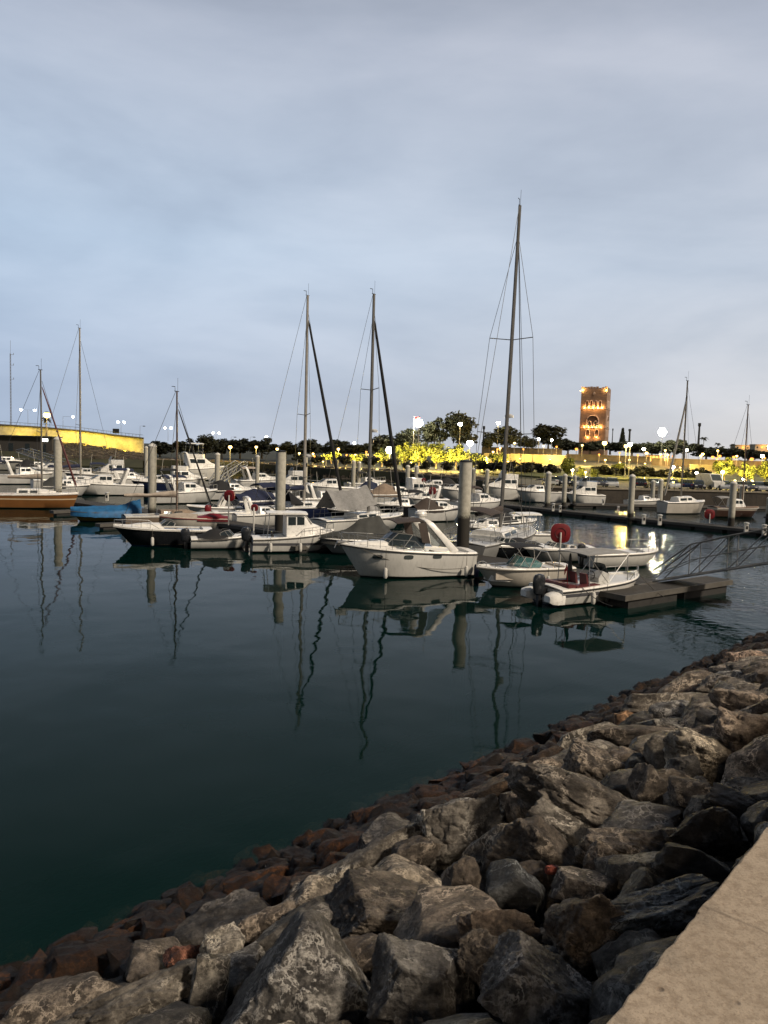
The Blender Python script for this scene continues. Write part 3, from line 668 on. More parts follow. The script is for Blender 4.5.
# --- small runabout
b = Boat('runabout', 'small white runabout with black cockpit cover and outboard, between dark hull and pilothouse boat', 'boat', 223, 548, 17, 4.0, 1.75, .85, .62, .8, NEAR)
b.hull(hw,'edge'); b.deck('gel',(.12,.62),.3,.2,None); b.outboard(0,.95)
b.uscreen(-.2,.75,.68,.45,.80,.36,.35); b.cover(.10,.56,interp((0,.18),(.6,.55),(1,.25)),'blackcanvas'); b.rail(.7,1,.16,n=3,name='grab_rail')
# --- covered boat
b = Boat('covered_motorboat', 'motorboat wholly under a dark grey tarpaulin peaked at its stern, beside the cruiser', 'boat', 354, 553, 203, 4.6, 2.15, 1.0, .85, .9, NEAR)
b.hull(hgrey,'black'); b.deck('gel',None); b.cover(.0,.99,interp((0,.75),(.16,1.45),(.36,1.30),(.7,.45),(1,.12)),'darktarp',1.06,.35,fold=.10,pw=1.05)
b.rail(.72,1.0,.45,n=4)
# --- dark hull
b = Boat('day_cruiser', 'long black hulled day cruiser with white deck and blue bottom, bow to the left', 'boat', 163, 545, 200, 6.0, 2.2, 1.25, 1.0, 1.1, NEAR)
b.hull(hblk,'white'); b.deck('gel',(.1,.5),.5,.24,'teak'); secs=[(0,.85,.7,1.1,1.38),(1.2,.7,.5,1.18,1.42),(2.1,.35,.2,1.22,1.3)]; b.shell(secs,'gel','coachroof')
b.uscreen(-.6,.4,.85,.6,1.3,.30,.45); b.rail(.55,1,.32,n=5); b.seat(-1.2,.4,.5,.5,'tan',1); b.seat(-1.2,-.4,.5,.5,'tan',1)
DAYC = b
# --- beige and red spindle hull on the far side of the black one
b = Boat('dinghy', 'narrow beige dinghy with red cover on its stern half, behind the black hull', 'boat', 194, 529, 192, 5.0, 1.5, .95, .80, .6, 'dinghies and tenders')
b.hull(hcr,'red'); b.deck('cream',(.3,.85),.45,.2,None); b.cover(.0,.45,interp((0,.15),(.5,.35),(1,.12)),'red',1.05,.2); b.cover(.45,.96,interp((0,.25),(.5,.28),(1,.05)),'beige',1.03,.1)
# --- blue tarp
b = Boat('tarped_boat', 'mustard hulled boat under a sagging bright blue tarpaulin', 'boat', 106, 521, 205, 5.2, 2.0, .85, .72, .7, NEAR)
b.hull(hyel2,'edge'); b.deck('gel2',None); b.cover(.0,1.0,interp((0,.95),(.35,.45),(.7,.35),(1,.25)),'blue',1.12,.42,fold=.12,pw=1.1)
# --- orange yacht at the left edge
b = Boat('sailing_yacht', 'orange hulled sailing yacht with white deck at the left end of the pontoon', 'sailboat', 33, 508, 14, 7.6, 2.3, 1.35, 1.2, .5, 'sailing yachts')
b.hull(hyel,'white'); b.deck('gel',(.08,.32),.7,.3,'teak'); secs=[(-1.2,.75,.6,1.25,1.72),(.6,.7,.55,1.3,1.70),(1.9,.4,.25,1.35,1.5)]; b.shell(secs,'gel'); b.windows(secs,((-1.0,-.3),(-.1,.5)),.3,.75)
b.rig(.75,12.2,2.8,'mast','beige',((.55,.9),),.98,'maroon',jr=.07,radar=None); b.rail(.1,1,.5,n=9,name='lifeline',mid=True)
# ------------------------------------------------------------------ behind the near pontoon
YG = 'sailing yachts'
b = Boat('sailing_yacht', 'tallest masted yacht, grey hull, behind the thick foreground pile', 'sailboat', 497, 551, 62, 12.5, 3.9, 1.25, 1.05, 1.3, YG, full=.5, stern=.75)
b.hull(hgrey,'edge'); b.deck('gel2',(.06,.30),.6,.4,'teak'); secs=[(-2.0,1.25,1.0,1.05,1.5),(1.0,1.1,.8,1.15,1.55),(3.2,.5,.3,1.2,1.32)]; b.shell(secs,'gel'); b.windows(secs,((-1.7,-.6),(-.3,.8)),.3,.75)
b.root.rotation_euler[0]=.020; b.rig(.4,22.3,4.6,'mast','brownCanvas',((.62,.75),(.345,1.0)),.98,None,beam=1.95,rad=.16,radar=8.9,z0=1.3)
s_ = b.part(MB().tube([(4.9,0,1.5),(.5,0,20.2)],.03,5),'inner_stay','wire'); b.bimini(-5.6,-3.2,1.5,2.9,'brownCanvas',1.1,arc=.25); b.rail(.06,1,.6,n=9,name='lifeline',mid=True)
b = Boat('sailing_yacht', 'yacht with grey tarpaulin over its boom and dark furled jib', 'sailboat', 362, 531, 42, 8.6, 2.9, 1.2, 1.0, 1.0, YG, stern=.75)
b.hull(hw,'edge'); b.deck('gel',(.06,.34),.6,.34,'teak'); secs=[(-1.2,.95,.75,1.0,1.42),(.8,.9,.65,1.1,1.45),(2.4,.4,.25,1.15,1.25)]; b.shell(secs,'gel'); b.windows(secs,((-1.0,-.2),(.0,.7)),.3,.75)
b.rig(.6,18.0,3.9,'mast',None,((.60,.8),(.31,1.0)),.97,'blackcanvas',rad=.14,jr=.12,radar=7.7)
g=[[Vector((.35-3.9*i/20, v*1.25*(1+.04*math.sin(i*1.3)), 3.55-.35*(i/20)-1.35*abs(v)**1.05+.05*math.sin(i*1.1+v*3)+(.22*math.sin(PI*i/20))*-1)) for v in [k/8 for k in range(-8,9)]] for i in range(21)]
b.part(MB().slabgrid(g,.02),'boom_tent','greytarp'); b.rail(.7,1,.6,n=4,mid=True); b.rail(.05,.7,.6,n=5,name='lifeline',mid=True)
b = Boat('sailing_yacht', 'yacht with navy boom cover and black sprayhood, dark furled jib', 'sailboat', 300, 519, 36, 9.0, 3.0, 1.2, 1.05, 1.0, YG, stern=.75)
b.hull(hnavy,'white'); b.deck('gel',(.06,.34),.6,.34,'teak'); secs=[(-1.2,1.0,.8,1.1,1.5),(1.0,.9,.65,1.15,1.5),(2.5,.4,.25,1.2,1.3)]; b.shell(secs,'gel'); b.windows(secs,((-1.0,-.2),(.0,.7)),.3,.75)
b.rig(.35,18.9,3.6,'mastpale','navy',((.47,.8),(.19,1.0)),.97,'blackcanvas',rad=.14,jr=.12,radar=5.4)
b.bimini(-4.2,-1.6,1.25,2.85,'navy',1.2,arc=.3); g=[[Vector((-1.5+1.3*i/6,1.05*math.sin(a)*(1-.1*i/6),1.35+(1.15-.9*(i/6)**1.5)*math.cos(a))) for a in [-PI/2+PI*k/10 for k in range(11)]] for i in range(7)]
b.part(MB().slabgrid(g,.02),'sprayhood','blackcanvas')
b = Boat('sailing_yacht', 'small tan yacht with short brown mast and pale boom, beside the dinghy', 'sailboat', 170, 527, 30, 6.8, 2.2, 1.0, .9, .8, YG, stern=.75)
b.hull(htan,'white'); b.deck('gel2',(.08,.36),.5,.3,'teak'); secs=[(-.8,.7,.55,.95,1.3),(1.2,.6,.4,1.0,1.3),(2.0,.3,.2,1.0,1.1)]; b.shell(secs,'tan'); b.windows(secs,((-.6,0),(.2,.8)),.3,.75)
b.rig(.5,10.2,3.9,'mastwood','beige',((.5,.9),),.97,'blackcanvas',rad=.075,jr=.055)
b = Boat('sailing_yacht', 'white yacht with tall pale mast before the floodlit wall', 'sailboat', 76, 489, 34, 9.5, 2.9, 1.2, 1.05, 1.0, YG, stern=.75)
b.hull(hw,'edge'); b.deck('gel',(.06,.34),.6,.34,'teak'); secs=[(-1.2,1.0,.8,1.1,1.5),(1.0,.9,.65,1.15,1.5),(2.5,.4,.25,1.2,1.3)]; b.shell(secs,'gel'); b.windows(secs,((-1.0,-.2),(.0,.7)),.3,.75)
b.rig(.5,18.6,3.6,'mastpale','navy',((.40,1.0),),.97,None,rad=.11,jr=.08)
b = Boat('sailing_yacht', 'cream yacht alone beyond the second pontoon, with leaning furled jib', 'sailboat', 683, 513.5, 20, 5.6, 2.2, 1.35, 1.2, .6, YG, stern=.8)
b.hull(hcr,'edge'); b.deck('gel',(.06,.34),.7,.34,'teak'); secs=[(-1.2,.8,.6,1.2,1.75),(.6,.75,.55,1.25,1.85),(1.6,.4,.25,1.3,1.45)]; b.shell(secs,'gel'); b.windows(secs,((-1.0,-.2),(.0,.5)),.4,.8)
b.rig(-.4,14.0,None,'mast',None,((.5,.9),),.05,'mastpale',bs=.98,rad=.10,jr=.10)
b = Boat('sailing_yacht', 'small brown workboat yacht with wheelhouse frame and short mast near the right edge', 'sailboat', 735, 517, 8, 5.2, 2.1, 1.05, .95, .7, YG)
b.hull(hbr,'white'); b.deck('teak',(.1,.4),.5,.3,None); secs=[(-.6,.7,.6,1.0,1.9),(.4,.7,.55,1.0,1.85),(.9,.5,.3,1.0,1.3)]; b.shell(secs,'gel','wheelhouse'); b.windows(secs,((-.5,-.1),(.0,.35)),.5,.85)
b.rig(.7,11.6,None,'mastwood',None,((.5,.8),),.97,None,rad=.075); b.bimini(-2.2,-.8,.8,2.0,'greytarp',1.0)
# ------------------------------------------------------------------ motorboats further back
MB_ = 'motorboats further back'
def cruiser(label, px, py, hd, Lm, B, Fb, Fs, hm, canopy=None, arch=True, fly=False, cov=None, win=True, name='motorboat', top=None, cat='boat'):
    b = Boat(name, label, cat, px, py, hd, Lm, B, Fb, Fs, .9, MB_); b.hull(hm,'edge'); b.deck('gel',(.06,.38),Fs*.5,.25,None)
    k = Lm/8; h = B*.5
    secs=[(-.6*k,h*.78,h*.62,Fs+.05,Fs+1.15*k),(.9*k,h*.75,h*.58,Fs+.1,Fs+1.1*k),(1.9*k,h*.6,h*.4,Fs+.15,Fs+.62*k),(2.9*k,h*.36,h*.22,Fb-.1,Fb+.14)]
    if fly:
        secs=[(-2.0*k,h*.8,h*.7,Fs+.05,Fs+1.75*k),(.6*k,h*.8,h*.66,Fs+.1,Fs+1.7*k),(1.7*k,h*.68,h*.45,Fs+.2,Fs+1.0*k),(3.0*k,h*.36,h*.22,Fb-.1,Fb+.16)]
    b.shell(secs,'gel')
    if win: b.windows(secs,((secs[0][0]+.15,secs[0][0]+(secs[1][0]-secs[0][0])*.45),(secs[0][0]+(secs[1][0]-secs[0][0])*.52,secs[1][0]-.05)),.52,.88)
    z = secs[1][4]
    b.windscreen([Vector((secs[2][0]-.15,h*.42,secs[2][4]+.02)),Vector((secs[2][0],0,secs[2][4]+.06)),Vector((secs[2][0]-.15,-h*.42,secs[2][4]+.02))],[Vector((secs[1][0]+.1,h*.5,z+.02)),Vector((secs[1][0]+.18,0,z+.08)),Vector((secs[1][0]+.1,-h*.5,z+.02))])
    if fly:
        b.part(MB().loft([[Vector((x,y,zz)) for y,zz in ((w_,z+.0),(w_*1.03,z+.55),(-w_*1.03,z+.55),(-w_,z))] for x,w_ in ((-2.1*k,h*.7),(.2*k,h*.66),(.6*k,h*.45))]),'flybridge','gel')
        b.windscreen([Vector((.25*k,h*.62,z+.55)),Vector((.6*k,0,z+.57)),Vector((.25*k,-h*.62,z+.55))],[Vector((.0,h*.58,z+.95)),Vector((.3*k,0,z+.97)),Vector((.0,-h*.58,z+.95))])
        if fly == 2: b.hardtop(-1.9*k,.4*k,h*.7,z+2.1,((-1.7*k,-1.9*k),(.2*k,.2*k)),z+.5)
    if arch: b.sweep_arch(-1.6*k,-2.3*k,h*.85,Fs,z+.75,rx=.14)
    if Lm > 4.6: b.part(MB().tube([(-.4*k,h*.5,z),(-.7*k,h*.5,z+1.9)],.018,4),'aerial','white')
    if canopy: b.bimini(-2.9*k,-.3*k,h*.8,z+.62,canopy,Fs,arc=.22)
    if cov: b.cover(.0,.5,interp((0,.35),(.5,z-Fs+.3),(1,z-Fs-.1)),cov,1.03,.2)
    b.rail(.5,1,.5,n=5); return b
cruiser('white flybridge yacht with tower rail, furthest back behind the short brown mast', 199, 480, 30, 7.6, 3.3, 2.0, 1.6, hw, fly=2)
cruiser('white motorboat with navy canvas canopy behind the black hull', 186, 503, 34, 6.6, 2.6, 1.3, 1.1, hw, canopy='navy')
cruiser('white sports boat with swept grey arch and navy sunshade, left of the short pile', 107, 495, 205, 7.4, 2.6, 1.4, 1.1, hw, canopy='navy')
cruiser('white cruiser moored at the far left behind the orange yacht', 24, 484, 30, 6.6, 2.5, 1.4, 1.1, hw2, canopy='blackcanvas')
cruiser('small white cruiser under the dark kiosk at the far left', 5, 470, 30, 7.0, 2.5, 1.4, 1.1, hgrey, arch=False, cov='navy')
cruiser('white motorboat with brown cockpit cover near the left light-coloured pile', 55, 478, 200, 6.4, 2.5, 1.3, 1.1, hw, cov='brownCanvas', arch=False)
cruiser('white cruiser with beige canvas top left of the tall single pile', 258, 490, 30, 6.5, 2.5, 1.5, 1.2, hw, canopy='beige')
cruiser('long white cruiser with dark saloon windows beyond the grey tarpaulin tent', 331, 498, 200, 6.8, 2.6, 1.5, 1.2, hw, arch=False)
cruiser('white cruiser with tan cockpit cover right of the grey tarpaulin tent', 396, 505, 20, 6.0, 2.5, 1.3, 1.1, hw, cov='tan', arch=False)
cruiser('white flybridge cruiser beyond the tallest mast, bow to the right', 503, 500, 200, 5.6, 2.5, 1.7, 1.4, hw, fly=1, arch=False)
cruiser('white cruiser with blue bottom between the tallest mast and paired piles', 537, 502, 200, 5.6, 2.4, 1.4, 1.2, hw2, arch=False, canopy='darktarp')
cruiser('white pilothouse cruiser right of the paired piles under the quay', 583, 504.5, 200, 4.8, 2.2, 1.3, 1.1, hw, fly=1, arch=False)
cruiser('low white speedboat beside two piles left of the cream yacht', 643, 508, 10, 4.0, 1.9, 1.0, .8, hw, arch=False)
cruiser('white boat half hidden behind the thick foreground pile with a dark awning', 478, 512, 30, 6.0, 2.4, 1.2, 1.0, hw, canopy='brownCanvas', arch=False)
cruiser('white cruiser furthest back between the paired slim piles and cruiser arch', 436, 497, 200, 6.0, 2.4, 1.4, 1.2, hgrey, arch=False, cov='blackcanvas')
b = Boat('speedboat','black hulled speedboat with white deck and dark cover behind the bowrider','boat',505,558,206,5.0,2.0,.95,.8,.8,MB_); b.hull(hblk,'white'); b.deck('gel',(.1,.6),.4,.2,None); b.cover(.05,.6,interp((0,.15),(.5,.4),(1,.2)),'blackcanvas'); b.uscreen(-.2,.8,.75,.5,.95,.35); b.rail(.6,1,.2,n=4)
b = Boat('centre_console_boat','white fishing boat with flat hardtop right of the thick foreground pile','boat',524,547,205,5.0,2.0,1.1,.9,.7,MB_); b.hull(hw,'edge'); b.deck('gel',(.1,.75),.4,.2,None); b.hardtop(-.9,.9,.8,2.35,((-.7,-.6),(.7,.6)),.6); b.part(MB().box((.2,0,.9),(.7,.7,1.0)),'steering_console','gel2'); b.outboard(0,.9); b.rail(.6,1,.35,n=4)
b = Boat('tender','grey inflatable tender left of the paired piles','boat',504,526,200,3.6,1.6,.62,.55,.4,'dinghies and tenders'); b.hull(hgrey,'white'); b.deck('gel2',(.1,.8),.25,.3,None); b.outboard(0,.7); b.seat(-.3,0,.28,.6,'black')
b = Boat('tender','small white tender with its engine tilted in front of the hardtop boat','boat',487,529,190,3.4,1.6,.6,.55,.4,'dinghies and tenders'); b.hull(hw,'edge'); b.deck('gel',(.1,.8),.25,.3,None); b.outboard(0,.7); b.seat(-.3,0,.28,.6,'cream')
b = Boat('speedboat','white speedboat moored behind the red disc and its white post','boat',556,561,206,4.8,1.9,.9,.8,.8,MB_); b.hull(hgrey,'white'); b.deck('gel',(.1,.6),.4,.2,None); b.uscreen(-.1,.8,.72,.48,.88,.3); b.rail(.6,1,.3,n=4); b.seat(-.7,.35,.42,.45,'cream'); b.seat(-.7,-.35,.42,.45,'cream')
b = Boat('speedboat','white open speedboat beyond the grey sunshade at the gangway foot','boat',622,566,20,5.2,2.0,.95,.8,.8,MB_); b.hull(hw,'edge'); b.deck('gel',(.1,.7),.4,.2,None); b.rail(.55,1,.55,n=5); b.seat(-.5,.35,.42,.45,'cream'); b.outboard(0,.9)
b = Boat('speedboat','white speedboat with swept wakeboard arch above the red spindle dinghy','boat',214,517,205,4.6,1.9,.95,.8,.8,MB_); b.hull(hw,'edge'); b.deck('gel',(.1,.6),.4,.2,None); b.sweep_arch(-.5,-1.0,.8,.85,2.0,rx=.12); b.uscreen(-.1,.8,.72,.48,.88,.3)
b = Boat('speedboat','white open boat with small red engine left of the tall single pile','boat',239,522,24,4.4,1.8,.95,.8,.8,MB_); b.hull(hw,'edge'); b.deck('gel',(.1,.6),.4,.2,None); b.bimini(-1.2,.6,.75,2.2,'navy',.8,arc=.1); b.outboard(0,.9,m='red')
b = Boat('motorboat','navy hulled boat with grey canopy between tall single pile and black sprayhood','boat',268,514,30,6.2,2.5,1.5,1.2,.9,MB_); b.hull(hnavy,'white'); b.deck('gel',(.08,.45),.6,.24,None); b.cover(.0,.55,interp((0,.5),(.5,1.0),(1,.6)),'navy',1.03,.3); b.rail(.55,1,.5,n=4)
for q in (
('white cruiser with black cockpit cover in front of the far left gangway',37,475,28,5.6,2.3,1.3,1.1,hw,dict(cov='blackcanvas',arch=False)),
('grey cruiser with navy sunshade behind the pale mast on the left',88,483,202,5.6,2.3,1.3,1.1,hgrey,dict(canopy='navy',arch=False)),
('white cruiser with arch just left of the pointed pile',128,488,24,5.8,2.3,1.3,1.1,hw,dict()),
('navy hulled cruiser behind the pointed pale pile',158,493,200,5.8,2.3,1.4,1.2,hnavy,dict(canopy='blackcanvas',arch=False)),
('white cruiser with black cover right of the flybridge yacht',232,500,24,5.4,2.2,1.2,1.0,hw,dict(cov='blackcanvas',arch=False)),
('dark grey covered cruiser beside the foot of the left twin mast',286,508,200,5.4,2.2,1.2,1.0,hgrey,dict(cov='darktarp',arch=False)),
('white cruiser with arch behind the black sprayhood',322,509,24,5.2,2.2,1.2,1.0,hw,dict()),
('black hulled cruiser behind the radar arch of the cabin cruiser',402,517,204,5.0,2.1,1.2,1.0,hblk,dict(canopy='blackcanvas',arch=False)),
('white cruiser with brown cover left of the thick foreground pile',438,521,24,5.0,2.1,1.2,1.0,hw,dict(cov='brownCanvas',arch=False)),
('white cruiser with arch right above the cabin cruiser dome',424,509,200,4.8,2.1,1.2,1.0,hw,dict(canopy='darktarp')),
('white cruiser with navy cover just left of the paired slim piles',378,498,24,5.0,2.1,1.2,1.0,hw,dict(cov='navy',arch=False)),
('grey hulled cruiser with black awning right of the thick pile',489,541,205,4.6,2.0,1.1,.95,hgrey,dict(canopy='blackcanvas',arch=False)),
('white flybridge cruiser between the sports boat arch and the floodlit wall',112,483,200,5.6,2.5,1.6,1.3,hw,dict(fly=1,arch=False)),
('white flybridge cruiser below the flybridge yacht with tower rail',184,490,24,5.4,2.4,1.5,1.2,hw,dict(fly=1,arch=False)),
('white flybridge cruiser between tall single pile and left twin mast foot',292,495,200,5.2,2.4,1.5,1.2,hw,dict(fly=1,arch=False)),
('white cruiser with black sunshade furthest back behind the grey tarpaulin tent',366,492,24,5.4,2.3,1.4,1.1,hw,dict(canopy='blackcanvas',arch=False)),
('white flybridge cruiser right of the cruiser with tan cockpit cover',419,502,24,5.0,2.3,1.4,1.1,hw,dict(fly=1,arch=False)),
('white cruiser with navy awning behind the thick foreground pile top',458,500,200,5.2,2.3,1.4,1.1,hw,dict(canopy='navy',arch=False)),
('white cruiser with dark cover right behind the orange yacht bow',66,496,24,4.8,2.2,1.2,1.0,hw,dict(cov='darktarp',arch=False)),
('white cruiser with arch between the runabout and the red engine boat',262,526,24,4.4,2.0,1.1,.9,hw,dict()),
('black hulled cruiser with grey cover beyond the covered motorboat',352,522,200,4.4,2.0,1.1,.9,hblk,dict(cov='greytarp',arch=False)),
('small white cruiser between tallest mast foot and flat hardtop boat',512,534,22,4.4,1.9,1.1,.9,hw,dict(cov='blackcanvas',arch=False))):
    cruiser(*q[:9],**q[9])
# ------------------------------------------------------------------ fenders and lines
def fender(label, bt, t, sg, k=1.0, m='fender'):
    x = bt.x(t); o = thing('fender', label, 'fender', bt.root.matrix_basis @ Vector((x, sg*(bt.b(t)+.13), .38)), 0, 'boat fenders')
    MB().lathe([(.02,-.30*k),(.08*k,-.27*k),(.11*k,-.18*k),(.11*k,.18*k),(.08*k,.27*k),(.02,.30*k)],n=10).build('fender_body', M[m], o)
    MB().tube([(0,0,.28*k),(0,-.02,bt.zs(t)-.25)],.012,4).build('lanyard', M['rope'], o)
bpy.context.view_layer.update()
fender('white fender hanging at the stern quarter of the cabin cruiser', MAIN, .10, 1)
fender('dark blue ball fender at the stern of the cabin cruiser', MAIN, .015, 1, 1.3, 'navy')
fender('white fender hanging on the starboard side of the deck boat', DECKB, .28, -1)
fender('dark fender amidships on the starboard side of the deck boat', DECKB, .42, -1, .9, 'darktarp')
def line(label, P, sag, r=.016, m='rope', n=14):
    P0, P1 = Vector(P[0]), Vector(P[1])
    o = MB().tube([P0.lerp(P1,i/n)-Vector((0,0,sag*4*(i/n)*(1-i/n))) for i in range(n+1)], r, 5).build('mooring_rope', M[m])
    tag(o, label, 'rope', 'mooring ropes')
mr = MAIN.root.matrix_basis
for a_ in (('white fender on the near side of the pilothouse boat, towards its bow',PILOT,.55,-1,1.0),('white fender on the near side of the pilothouse boat, towards its stern',PILOT,.2,-1,1.0),('grey fender on the near side of the bowrider',BOWR,.35,1,.9,'gel2'),('white fender on the near side of the black day cruiser, towards its bow',DAYC,.62,1,1.0),('navy fender on the near side of the black day cruiser, towards its stern',DAYC,.22,1,1.0,'navy'),('white fender near the bow of the cabin cruiser',MAIN,.72,1,1.0)): fender(*a_)
DECKB.part(MB().tube([(-2.6,-.9,.8),(-2.7,-.9,2.0)],.015,5).slabgrid([[Vector((-2.7-.03*i,-.9+.02*math.sin(i*2),1.98-.09*j-.06*i)) for j in range(4)] for i in range(5)],.01),'ensign','red')
line('dark rope looped along the hull side of the cabin cruiser from bow to stern', (mr @ Vector((2.75,1.05,1.58)), mr @ Vector((-2.9,1.36,.55))), .42)

for lb,bt,t,sg,tx,ty,tz in (
('mooring line from the bow of the pilothouse boat to the pontoon',PILOT,.97,1,333,541,.6),('mooring line from the stern of the cabin cruiser to the pontoon',MAIN,.03,-1,478,563,.6),
('mooring line from the bow of the deck boat to the finger pontoon',DECKB,.95,-1,664,597,.5),('mooring line from the stern quarter of the deck boat to the finger pontoon',DECKB,.2,-1,612,606,.5),
('mooring line from the bowrider stern to the long pontoon',BOWR,.04,-1,562,566,.6),('mooring line from the black day cruiser stern to the pontoon',DAYC,.05,-1,212,533,.6)):
    line(lb,(bt.root.matrix_basis@Vector((bt.x(t),sg*bt.b(t)*.9,bt.zs(t)+.08)),at(tx,ty,tz)),.12,.018)
# ------------------------------------------------------------------ pontoons, piles, gangways
AD = (at(58,504)-at(462,566)).normalized(); AP = Vector((AD.y,-AD.x,0))       # along pontoon A, across it
def pontoon(label, P0, P1, wid, z=.52, group='floating pontoons'):
    P0, P1 = Vector(P0), Vector(P1); d = P1-P0; Ln = d.length; rz = math.atan2(d.y, d.x); mid = (P0+P1)/2
    o = thing('pontoon', label, 'pontoon', (mid.x, mid.y, 0), rz, group)
    MB().box((0,0,z),(Ln,wid,.08)).build('deck', M['plank'], o, 0)
    g = MB()
    for s in (1,-1): g.box((0,s*(wid/2+.035),z-.08),(Ln+.14,.07,.26)); g.box((s*(Ln/2+.035),0,z-.083),(.07,wid-.004,.26))
    g.build('edge_beam', M['edge'], o, 0)
    n = max(1, int(Ln/3.2)); fl = None
    for i in range(n):
        q = MB().box((-Ln/2+Ln*(i+.5)/n,0,.10),(Ln/n*.86,wid*.94,.62)).build('float', M['pontoon'], o, 0)
    return o
A0 = at(462,566)-AD*11.5
pontoon('long floating pontoon running from the gangway foot behind the front boats', A0+AP*.4, A0+AP*.4+AD*72, 2.2)
pontoon('short wide finger pontoon with worn planks at the foot of the gangway', at(612,607), at(718,590), 1.35, .60)
B0, B1 = at(800,540), at(450,503)
pontoon('second long pontoon across the open water, with pedestals along its edge', B0, B1, 2.0)
pontoon('third pontoon under the quay wall on the right', at(770,511), at(545,507), 1.6)
pontoon('pontoon behind the white cruisers on the left', at(60,486), at(300,494), 1.8)
for i,(px,py) in enumerate(((332,549),(250,541),(140,527),(90,514))):
    p = at(px,py); q = p-AP*3.6
    pontoon(f'narrow mooring finger of the long pontoon, {ORD[i]} from the gangway', p, q, .7, .42, 'mooring fingers')
# piles: pale concrete with a dark wet tide mark
m = bpy.data.materials.new('pile_concrete'); t = nt(m); L = t.links.new
out = N(t,'ShaderNodeOutputMaterial'); p = N(t,'ShaderNodeBsdfPrincipled'); L(p.outputs[0],out.inputs[0]); tc = N(t,'ShaderNodeTexCoord'); sx = N(t,'ShaderNodeSeparateXYZ'); L(tc.outputs['Object'],sx.inputs[0])
oi = N(t,'ShaderNodeObjectInfo'); so_ = N(t,'ShaderNodeSeparateColor'); L(oi.outputs['Color'],so_.inputs[0])
n1 = N(t,'ShaderNodeTexNoise',i_Scale=3.0,i_Detail=7.0,i_Roughness=.7); L(tc.outputs['Object'],n1.inputs[0])
c = ramp(t,n1.outputs[0],[(.3,(.32,.305,.25)),(.7,(.50,.475,.40))]).outputs[0]
md = N(t,'ShaderNodeMath',operation='MULTIPLY_ADD'); md.inputs[1].default_value=-10; L(so_.outputs[0],md.inputs[0]); L(sx.outputs[2],md.inputs[2])
ma = N(t,'ShaderNodeMath',operation='MULTIPLY_ADD'); ma.inputs[1].default_value=.8; L(n1.outputs[0],ma.inputs[0]); L(md.outputs[0],ma.inputs[2])
tide = ramp(t,ma.outputs[0],[(.30,(1,1,1)),(.55,(0,0,0))])
gm = ramp(t,ma.outputs[0],[(.40,(.5,)*3),(.95,(0,0,0))])
c = mixc(t,gm.outputs[0],c,(.10,.10,.055)); c = mixc(t,tide.outputs[0],c,(.020,.017,.012))
L(c,p.inputs['Base Color']); p.inputs['Roughness'].default_value=.8
bp = N(t,'ShaderNodeBump',i_Strength=.4,i_Distance=.03); L(n1.outputs[0],bp.inputs['Height']); L(bp.outputs[0],p.inputs['Normal'])
M['pile'] = m
def pile(label, px, ytop, ybase, wpx, tide, cap=True, up=None):
    p = at(px,ybase); d = p.y; H = atd(px,ytop,d).z; r = wpx*d/F/2
    o = thing('mooring_pile', label, 'pile', (p.x,p.y,0), random.uniform(0,1), 'concrete mooring piles')
    s = MB().lathe([(r,-6),(r,H-.35*r),(r*.98,H)] ,n=20).build('shaft', M['pile'], o); s.color = (tide/10,0,0,1)
    MB().lathe([(r*1.05,H+.003),(r*1.07,H+.08),(r*.75,H+.45*r+.08),(r*.05,H+.8*r+.08)] if cap else [(r*1.04,H+.003),(r*1.04,H+.10),(r*.5,H+.12)],n=20).build('cap', M['white'] if cap else M['darkmetal'], o)
    MB().lathe([(r+.12,.42),(r+.22,.42),(r+.22,.58),(r+.12,.58)],n=20).build('pile_guide', M['rubber'], o)
PL = [('thickest foreground pile, dark tide mark, right of the cabin cruiser',462,462,566,12.6,3.0,False),
('tall single pile behind the white pilothouse boat',279.5,452,538,10,2.0,False),
('pale pointed pile in front of the sports boat, left of the short brown mast',152,447,524,8,1.3,True),
('pale pile beside the orange yacht and its dark red furled jib',58,440,503,7.5,1.3,True),
('slim pile just left of the pointed pile',146,448,492,3.5,.8,True),
('slim pile right of the short brown mast',217,455,492,5,.8,True),
('slim pile between the flybridge yacht and tall single pile',257,457,492,4,.8,True),
('slim pile touching the left twin mast',305,456,490,4,.8,True),
('left one of paired slim piles behind the grey tarpaulin tent',353,462,493,4,.8,True),
('right one of paired slim piles behind the grey tarpaulin tent',358.5,463,492,3.5,.8,True),
('left one of paired slim piles between cruiser arch and thick pile',407,467,497,4.2,.8,True),
('right one of paired slim piles between cruiser arch and thick pile',416,467.5,496,4,.8,True),
('slim pile at the right edge of the thickest foreground pile',472.5,470,505,4,.8,True),
('slim pile between thickest foreground pile and tallest mast',486,471,505,4,.8,True),
('bigger of the three piles near the white cruisers left of the open water',547,474,511,5.6,1.0,True),
('second of three piles near the white cruisers, slimmer',563.5,476,510,4.6,1.0,True),
('third of three piles near the white cruisers, slimmest',573.5,477,508,3.2,.9,True),
('pale pile with dark foot standing alone in front of the car park',630,477,523,6.0,1.1,True),
('left one of paired piles beside the cream yacht',652,482,506,4,.8,True),
('right one of paired piles beside the cream yacht',659.5,481,508,4.8,.8,True),
('pale pile with dark foot in front of the brown workboat',730.5,484,532,6.4,1.4,True),
('slim pile behind the brown workboat',740.5,487,513,4.2,.8,True),
('pile at the right edge of the view under the quay',768,499,522,5,.9,True)]
for q in PL: pile(*q)
